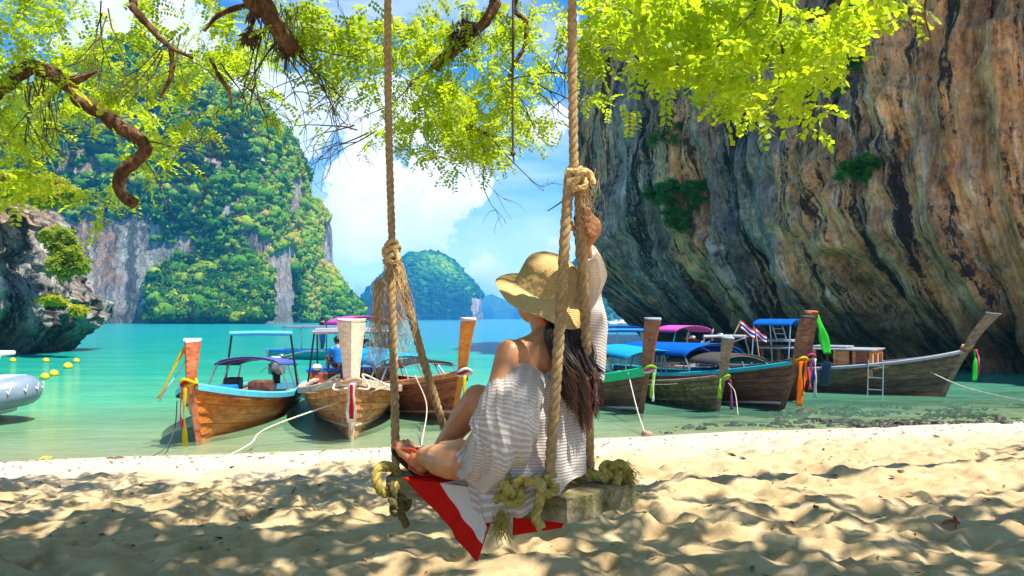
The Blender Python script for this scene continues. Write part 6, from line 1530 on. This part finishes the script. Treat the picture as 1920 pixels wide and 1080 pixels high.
mb = MB(); mb.box((-.8, 0, .22), (2.6, 1.0, .22), bev=.08); mb.build('deck', m_white, dg_); mb = MB(); mb.box((.22, 0, .66), (.95, .86, .10), bev=.04); mb.build('bow_cover', m_white, dg_); mb = MB(); mb.box((-.55, 0, .50), (.5, .8, .32), bev=.1); mb.build('seat', m_white, dg_)
for s_ in (-.4, .4): bar(dg_, 'frame', [(.0, s_, .4), (.25, s_, 1.02)], .025, m_white)
mb = MB(); mb.box((.0, 0, 1.06), (.9, 1.0, .07), bev=.03); mb.build('sunshade', m_white, dg_)

# ---- yellow marker buoys
m_buoy = M_plain('yellow_buoy', (.80, .52, .02), .4, .1, 4)
bl = [(24, 679, 'far left yellow buoy just under the crag'), (86, 679, 'small far yellow buoy second from left under the crag'), (143, 680, 'smallest yellow buoy farthest right of the buoys'), (127, 691, 'large yellow buoy next to the farthest right one'), (101, 705, 'yellow buoy in the middle of the row'), (84, 711, 'yellow buoy left of the middle one, low in the water'), (63, 721, 'nearest yellow buoy just beyond the inflatable dinghy')]
for a, b, lb in bl:
    p = px(a, b, wy(b)); e = empty('buoy', (p.x, p.y, .03)); tag(e, lb, 'buoy', 'yellow buoys floating left'); r_b = .0052 * p.y * (1.0 if b > 685 else .7)
    mb = MB(); mb.sphere((0, 0, r_b * .35), (r_b * 1.1, r_b * 1.1, r_b * 1.0), 14, 10); mb.build('float', m_buoy, e); mb = MB(); mb.tube([(0, 0, r_b * 1.2), (0, 0, r_b * 1.5)], r_b * .16, 8); mb.build('eye', m_buoy, e)

# ---- mooring lines
def W_(e, p): return tuple(to_world(e, p))
line_rope('mooring_rope', [W_(b2, (-.3, .62, .80)), px(515, 797, 11.4), px(470, 832, 10.7), px(428, 855, wy(855, .02))], .016, m_mooring, 'cream mooring rope from the middle boat down to the left sand')
line_rope('mooring_rope', [px(332, 752, 11.9), px(328, 800, 11.2), px(312, 838, 10.4), px(285, 856, 10.05)], .010, m_moord, 'thin dark mooring rope from the leftmost boat')
line_rope('mooring_rope', [W_(b3, (-.3, -.60, .85)), px(800, 760, 13.0), px(790, 835, 11.1)], .012, m_mooring, 'white mooring rope straight down from the pink roofed boat')
line_rope('mooring_rope', [px(1178, 700, 14.8), px(1194, 765, 13.3), px(1211, 818, 11.9)], .013, m_mooring, 'mooring rope from green railed boat to a block on the sand')
line_rope('mooring_rope', [px(1717, 680, 18.6), px(1760, 705, 18.0), px(1830, 732, 17.0), px(1990, 765, 15.0)], .018, m_mooring, 'pale rope from the cabin boat running off to the right edge')
line_rope('mooring_rope', [W_(b5, (.40, .05, .60)), px(1378, 735, 14.6), px(1384, 778, 14.2)], .010, m_mooring, 'short rope dropping into the water from the small weathered boat')
mb = MB(); mb.box((0, 0, .0), (.16, .12, .10), bev=.03, rot=eu(10, 8, 30)); p = px(1213, 818, 11.85); o = mb.build('mooring_block', M_plain('pinkish_stone', (.40, .24, .18), .9, .3, 20), loc=(p.x, p.y, .06)); tag(o, 'small reddish block holding the rope on the wet sand', 'block')
# ================================================================== PLANTS ON THE ROCK
def bush(label, c, rad, n, seed, mat=None, size=(.65, 1.25), tint=.5, trunk=True, name='shrub', cat='shrub', group=None, tmpl=None):
    e = empty(name, tuple(c)); tag(e, label, cat, group); r_ = np.random.RandomState(seed); c = np.array(c, float); pts = []; tn = []
    nb = 9; cs = [np.array([r_.normal(0, .5), r_.normal(0, .5), r_.uniform(-.3, .6)]) * np.array(rad) for _ in range(nb)]
    if mat is m_dg: cs = [np.array([r_.normal(0, .62), r_.normal(0, .4), r_.normal(0, .62)]) * np.array(rad) for _ in range(14)]; nb = 14
    for k in range(int(n * 2.6)):
        q = cs[r_.randint(nb)]; d = r_.normal(0, 1, 3); d /= np.linalg.norm(d); pts.append(c + q + d * np.array(rad) * (.26 if mat is m_dg else .42) * r_.uniform(.6, 1.05)); tn.append(tint + r_.normal(0, .18) + .15 * d[2])
    leaves('foliage', np.array(pts), tmpl if tmpl is not None else TB, mat or m_leafd, e, c, np.array(tn), size, seed)
    mb = MB()
    for q in cs[:6]: mb.tube(spline([np.array([0, 0, -rad[2] * .8]), q * .5 + (0, 0, -.1), q], 6), [.05 * rad[0], .012 * rad[0]], 5)
    mb.build('stem', m_bark, e); return e
TB = leaf_template(4, .26, .085, .15, 9, True)
m_yb = M_leaf('yellow_shrub_leaves', (.10, .20, .01), (.42, .44, .02), (.75, .72, .02), .5)
m_gb = M_leaf('bright_shrub_leaves', (.05, .14, .01), (.26, .34, .02), (.55, .62, .03), .5)
m_dg = M_leaf('dark_shrub_leaves', (.010, .07, .015), (.09, .32, .04), (.12, .40, .05), .4)
bush('bright yellow green bush crowning the left crag', px(45, 352, 37.5), (2.6, 1.6, .75), 1500, 1, m_yb, tint=.6)
bush('yellow bush at the right shoulder of the crag top', px(100, 372, 37.0), (.9, .9, .45), 420, 2, m_yb, tint=.75)
bush('tall yellow green shrub growing on the right side of the crag', px(122, 492, 36.0), (.75, .6, 1.0), 420, 3, m_gb, tint=.75)
bush('pale scraggy shrub above the crag side, below the top bushes', px(112, 455, 36.5), (.9, .7, .8), 420, 4, m_gb, tint=.65)
bush('small flat yellow bush on the face of the crag', px(98, 558, 35.8), (.5, .4, .18), 170, 5, m_yb, tint=.85)
bush('yellow tuft near the waterline on the crag', px(140, 580, 36.0), (.32, .3, .3), 110, 6, m_yb, tint=.7)
TS = leaf_template(4, .22, .06, .12, 10, True)
for k, (a, b, d, rad, n, lb) in enumerate([(1285, 352, 33.0, (.75, .6, .42), 460, 'dark green shrub jutting from the cliff, left part'), (1232, 362, 35.5, (.45, .4, .25), 170, 'small green tuft left of the jutting cliff shrub'), (1285, 250, 33.6, (.7, .5, .85), 420, 'dark hanging shrub in a cleft under the leaves'),
    (1620, 105, 26.2, (.95, .6, .7), 520, 'large dark shrub high on the cliff behind the right leaves'), (1610, 305, 25.8, (.5, .4, .4), 260, 'small dark green shrub in the middle of the cliff'), (1270, 400, 33.0, (.6, .4, .4), 200, 'low brownish green growth under the jutting shrub')]):
    bush(lb, px(a, b, d), rad, n, 20 + k, m_dg, (.55, 1.3), .5, tmpl=TS)

# ================================================================== THINGS WASHED UP
m_seaw = M_plain('wet_dark_stone', (.045, .038, .025), .6, .4, 12); r_ = np.random.RandomState(71)
BV, BF = ICO1; Vs = []; Fs = []; n0 = 0
for k in range(2200):
    a = r_.uniform(1440, 1990) if k < 1500 else r_.uniform(1230, 1900); b = np.clip(r_.normal(776, 13) if k < 1500 else r_.normal(798, 10), 755, 815); d = wy(b, 0.0); p = np.array(px(a, b, d)); p[2] = max(sand_z(p[0], p[1]), -.05) + .005
    if abs(p[0]) > 20: continue
    s_ = r_.gamma(1.3, .013) + .006
    if fbm(np.array([[p[0] * 1.3, p[1] * 2.2, 1.]]), 2)[0] < -.02: continue
    Vs.append(BV * (1 + .45 * r_.uniform(-1, 1, (len(BV), 1))) * s_ * np.array([1.5, 1, .8]) + p); Fs.append(BF + n0); n0 += len(BV)
o = link('pebbles', fast_mesh('pebbles', np.vstack(Vs), np.vstack(Fs)), None, m_seaw); tag(o, kind='stuff')
# bits of broken leaf and bark strewn over the dry sand
m_deb = M_plain('leaf_litter', (.20, .11, .045), .9, .4, 20); Vs = []; Fs = []; n0 = 0
for k in range(3200):
    y = 3.0 + r_.rand() ** .8 * 8.5; x = r_.uniform(-.75, .75) * y; D_ = float(shore(x)) - y
    if D_ < .3 or (D_ > 3.2 and r_.rand() < .55): continue
    p = np.array([x, y, sand_z(x, y) + .004]); s_ = r_.gamma(2, .0045) + .003; q = r_.uniform(0, 6.28); d1 = np.array([math.cos(q), math.sin(q), r_.normal(0, .3)]) * s_ * 1.8; d2 = np.array([-math.sin(q), math.cos(q), r_.normal(0, .3)]) * s_ * .7
    Vs.append(np.array([p - d1, p - d2 * .8 + (0, 0, s_ * .3), p + d1, p + d2 + (0, 0, s_ * .4)])); Fs.append(np.array([[0, 1, 2, 3]]) + n0); n0 += 4
o = link('leaf_litter', fast_mesh('leaf_litter', np.vstack(Vs), np.vstack(Fs)), None, m_deb); tag(o, kind='stuff')
def debris(name, label, cat, a, b, z, build):
    d = wy(b, z)
    for _ in range(3): p = px(a, b, d); z = sand_z(p.x, p.y); d = wy(b, z)
    p = px(a, b, d); mb = MB(); m = build(mb, d / F); o = mb.build(name, m, loc=(p.x, p.y, max(z, -.01) + .01)); return tag(o, label, cat)
m_dry = M_plain('dry_leaf', (.42, .13, .035), .7, .35, 40); m_drift = M_plain('driftwood', (.16, .09, .05), .9, .4, 20); m_yl = M_plain('yellow_leaf', (.62, .48, .08), .7, .2, 30)
def leafshape(mb, u):
    G = []
    for i in range(11):
        q = i / 10; w_ = .55 * math.sin(q * math.pi) ** .7 * 9 * u; x = (q - .5) * 34 * u
        G.append([(x, s_ * w_, 5 * u * abs(s_) ** 1.5 + 5 * u * math.sin(q * 3) + 2 * u) for s_ in np.linspace(-1, 1, 7)])
    G = np.array(G); mb.add(G.reshape(-1, 3), [tuple(q) for q in grid_faces(11, 7)]); G2 = G @ np.array([[.2, .6, .7], [-.9, .3, 0], [0, -.4, .9]]) * .8 + np.array([6 * u, 0, 4 * u]); mb.add(G2.reshape(-1, 3), [tuple(q) for q in grid_faces(11, 7)])
    return m_dry
debris('dry_leaf', 'curled orange brown dead leaf on the sand at right', 'leaf', 1783, 990, .8, leafshape)
def clump(m, sc=1.0, n=12, L=20, seed=0):
    def f(mb, u):
        rr_ = np.random.RandomState(seed)
        for k in range(n):
            a = rr_.uniform(0, 6.28); e_ = rr_.normal(0, .35 * L, 2) * u; mb.tube(spline([(e_[0], e_[1], 0), (e_[0] + math.cos(a) * L * .4 * u * sc, e_[1] + math.sin(a) * L * .3 * u, 5 * u * rr_.rand()), (e_[0] + math.cos(a) * L * u * sc, e_[1] + math.sin(a) * L * .5 * u, 2 * u)], 6), [1.6 * u, .5 * u], 5)
        mb.sphere((0, 0, 1.5 * u), (6 * u, 5 * u, 3 * u), 8, 6); return m
    return f
debris('seaweed_clump', 'tangle of brown seaweed on the bright sand at far left', 'seaweed', 84, 862, .05, clump(m_yl, 1, 10, 12, 1)); debris('driftwood', 'twiggy driftwood at the water edge right of the far left tangle', 'driftwood', 222, 862, .05, clump(m_drift, 1.5, 10, 14, 2))
debris('driftwood', 'thin scatter of driftwood sticks left of the mooring rope end', 'driftwood', 385, 866, .05, clump(m_drift, 2.2, 8, 13, 3)); debris('seaweed_clump', 'small brown seaweed clump right of the mooring rope end', 'seaweed', 513, 853, .02, clump(m_yl, 1, 8, 9, 4))
debris('yellow_leaf', 'crumpled yellow leaves at the water edge right of the mooring block', 'leaf', 1433, 812, .02, clump(m_yl, 1, 9, 9, 5)); debris('driftwood', 'dark branch with forked end lying in the shallows at right', 'driftwood', 1540, 795, .0, clump(m_seaw, 2.6, 9, 22, 6))
debris('driftwood', 'small brown chip on the shaded sand at far right', 'driftwood', 1690, 888, .5, clump(m_drift, 1.4, 4, 7, 7))
debris('stone', 'dark lump half buried in the sand right of the seat', 'stone', 1530, 955, .7, clump(m_drift, 1, 7, 5, 8))
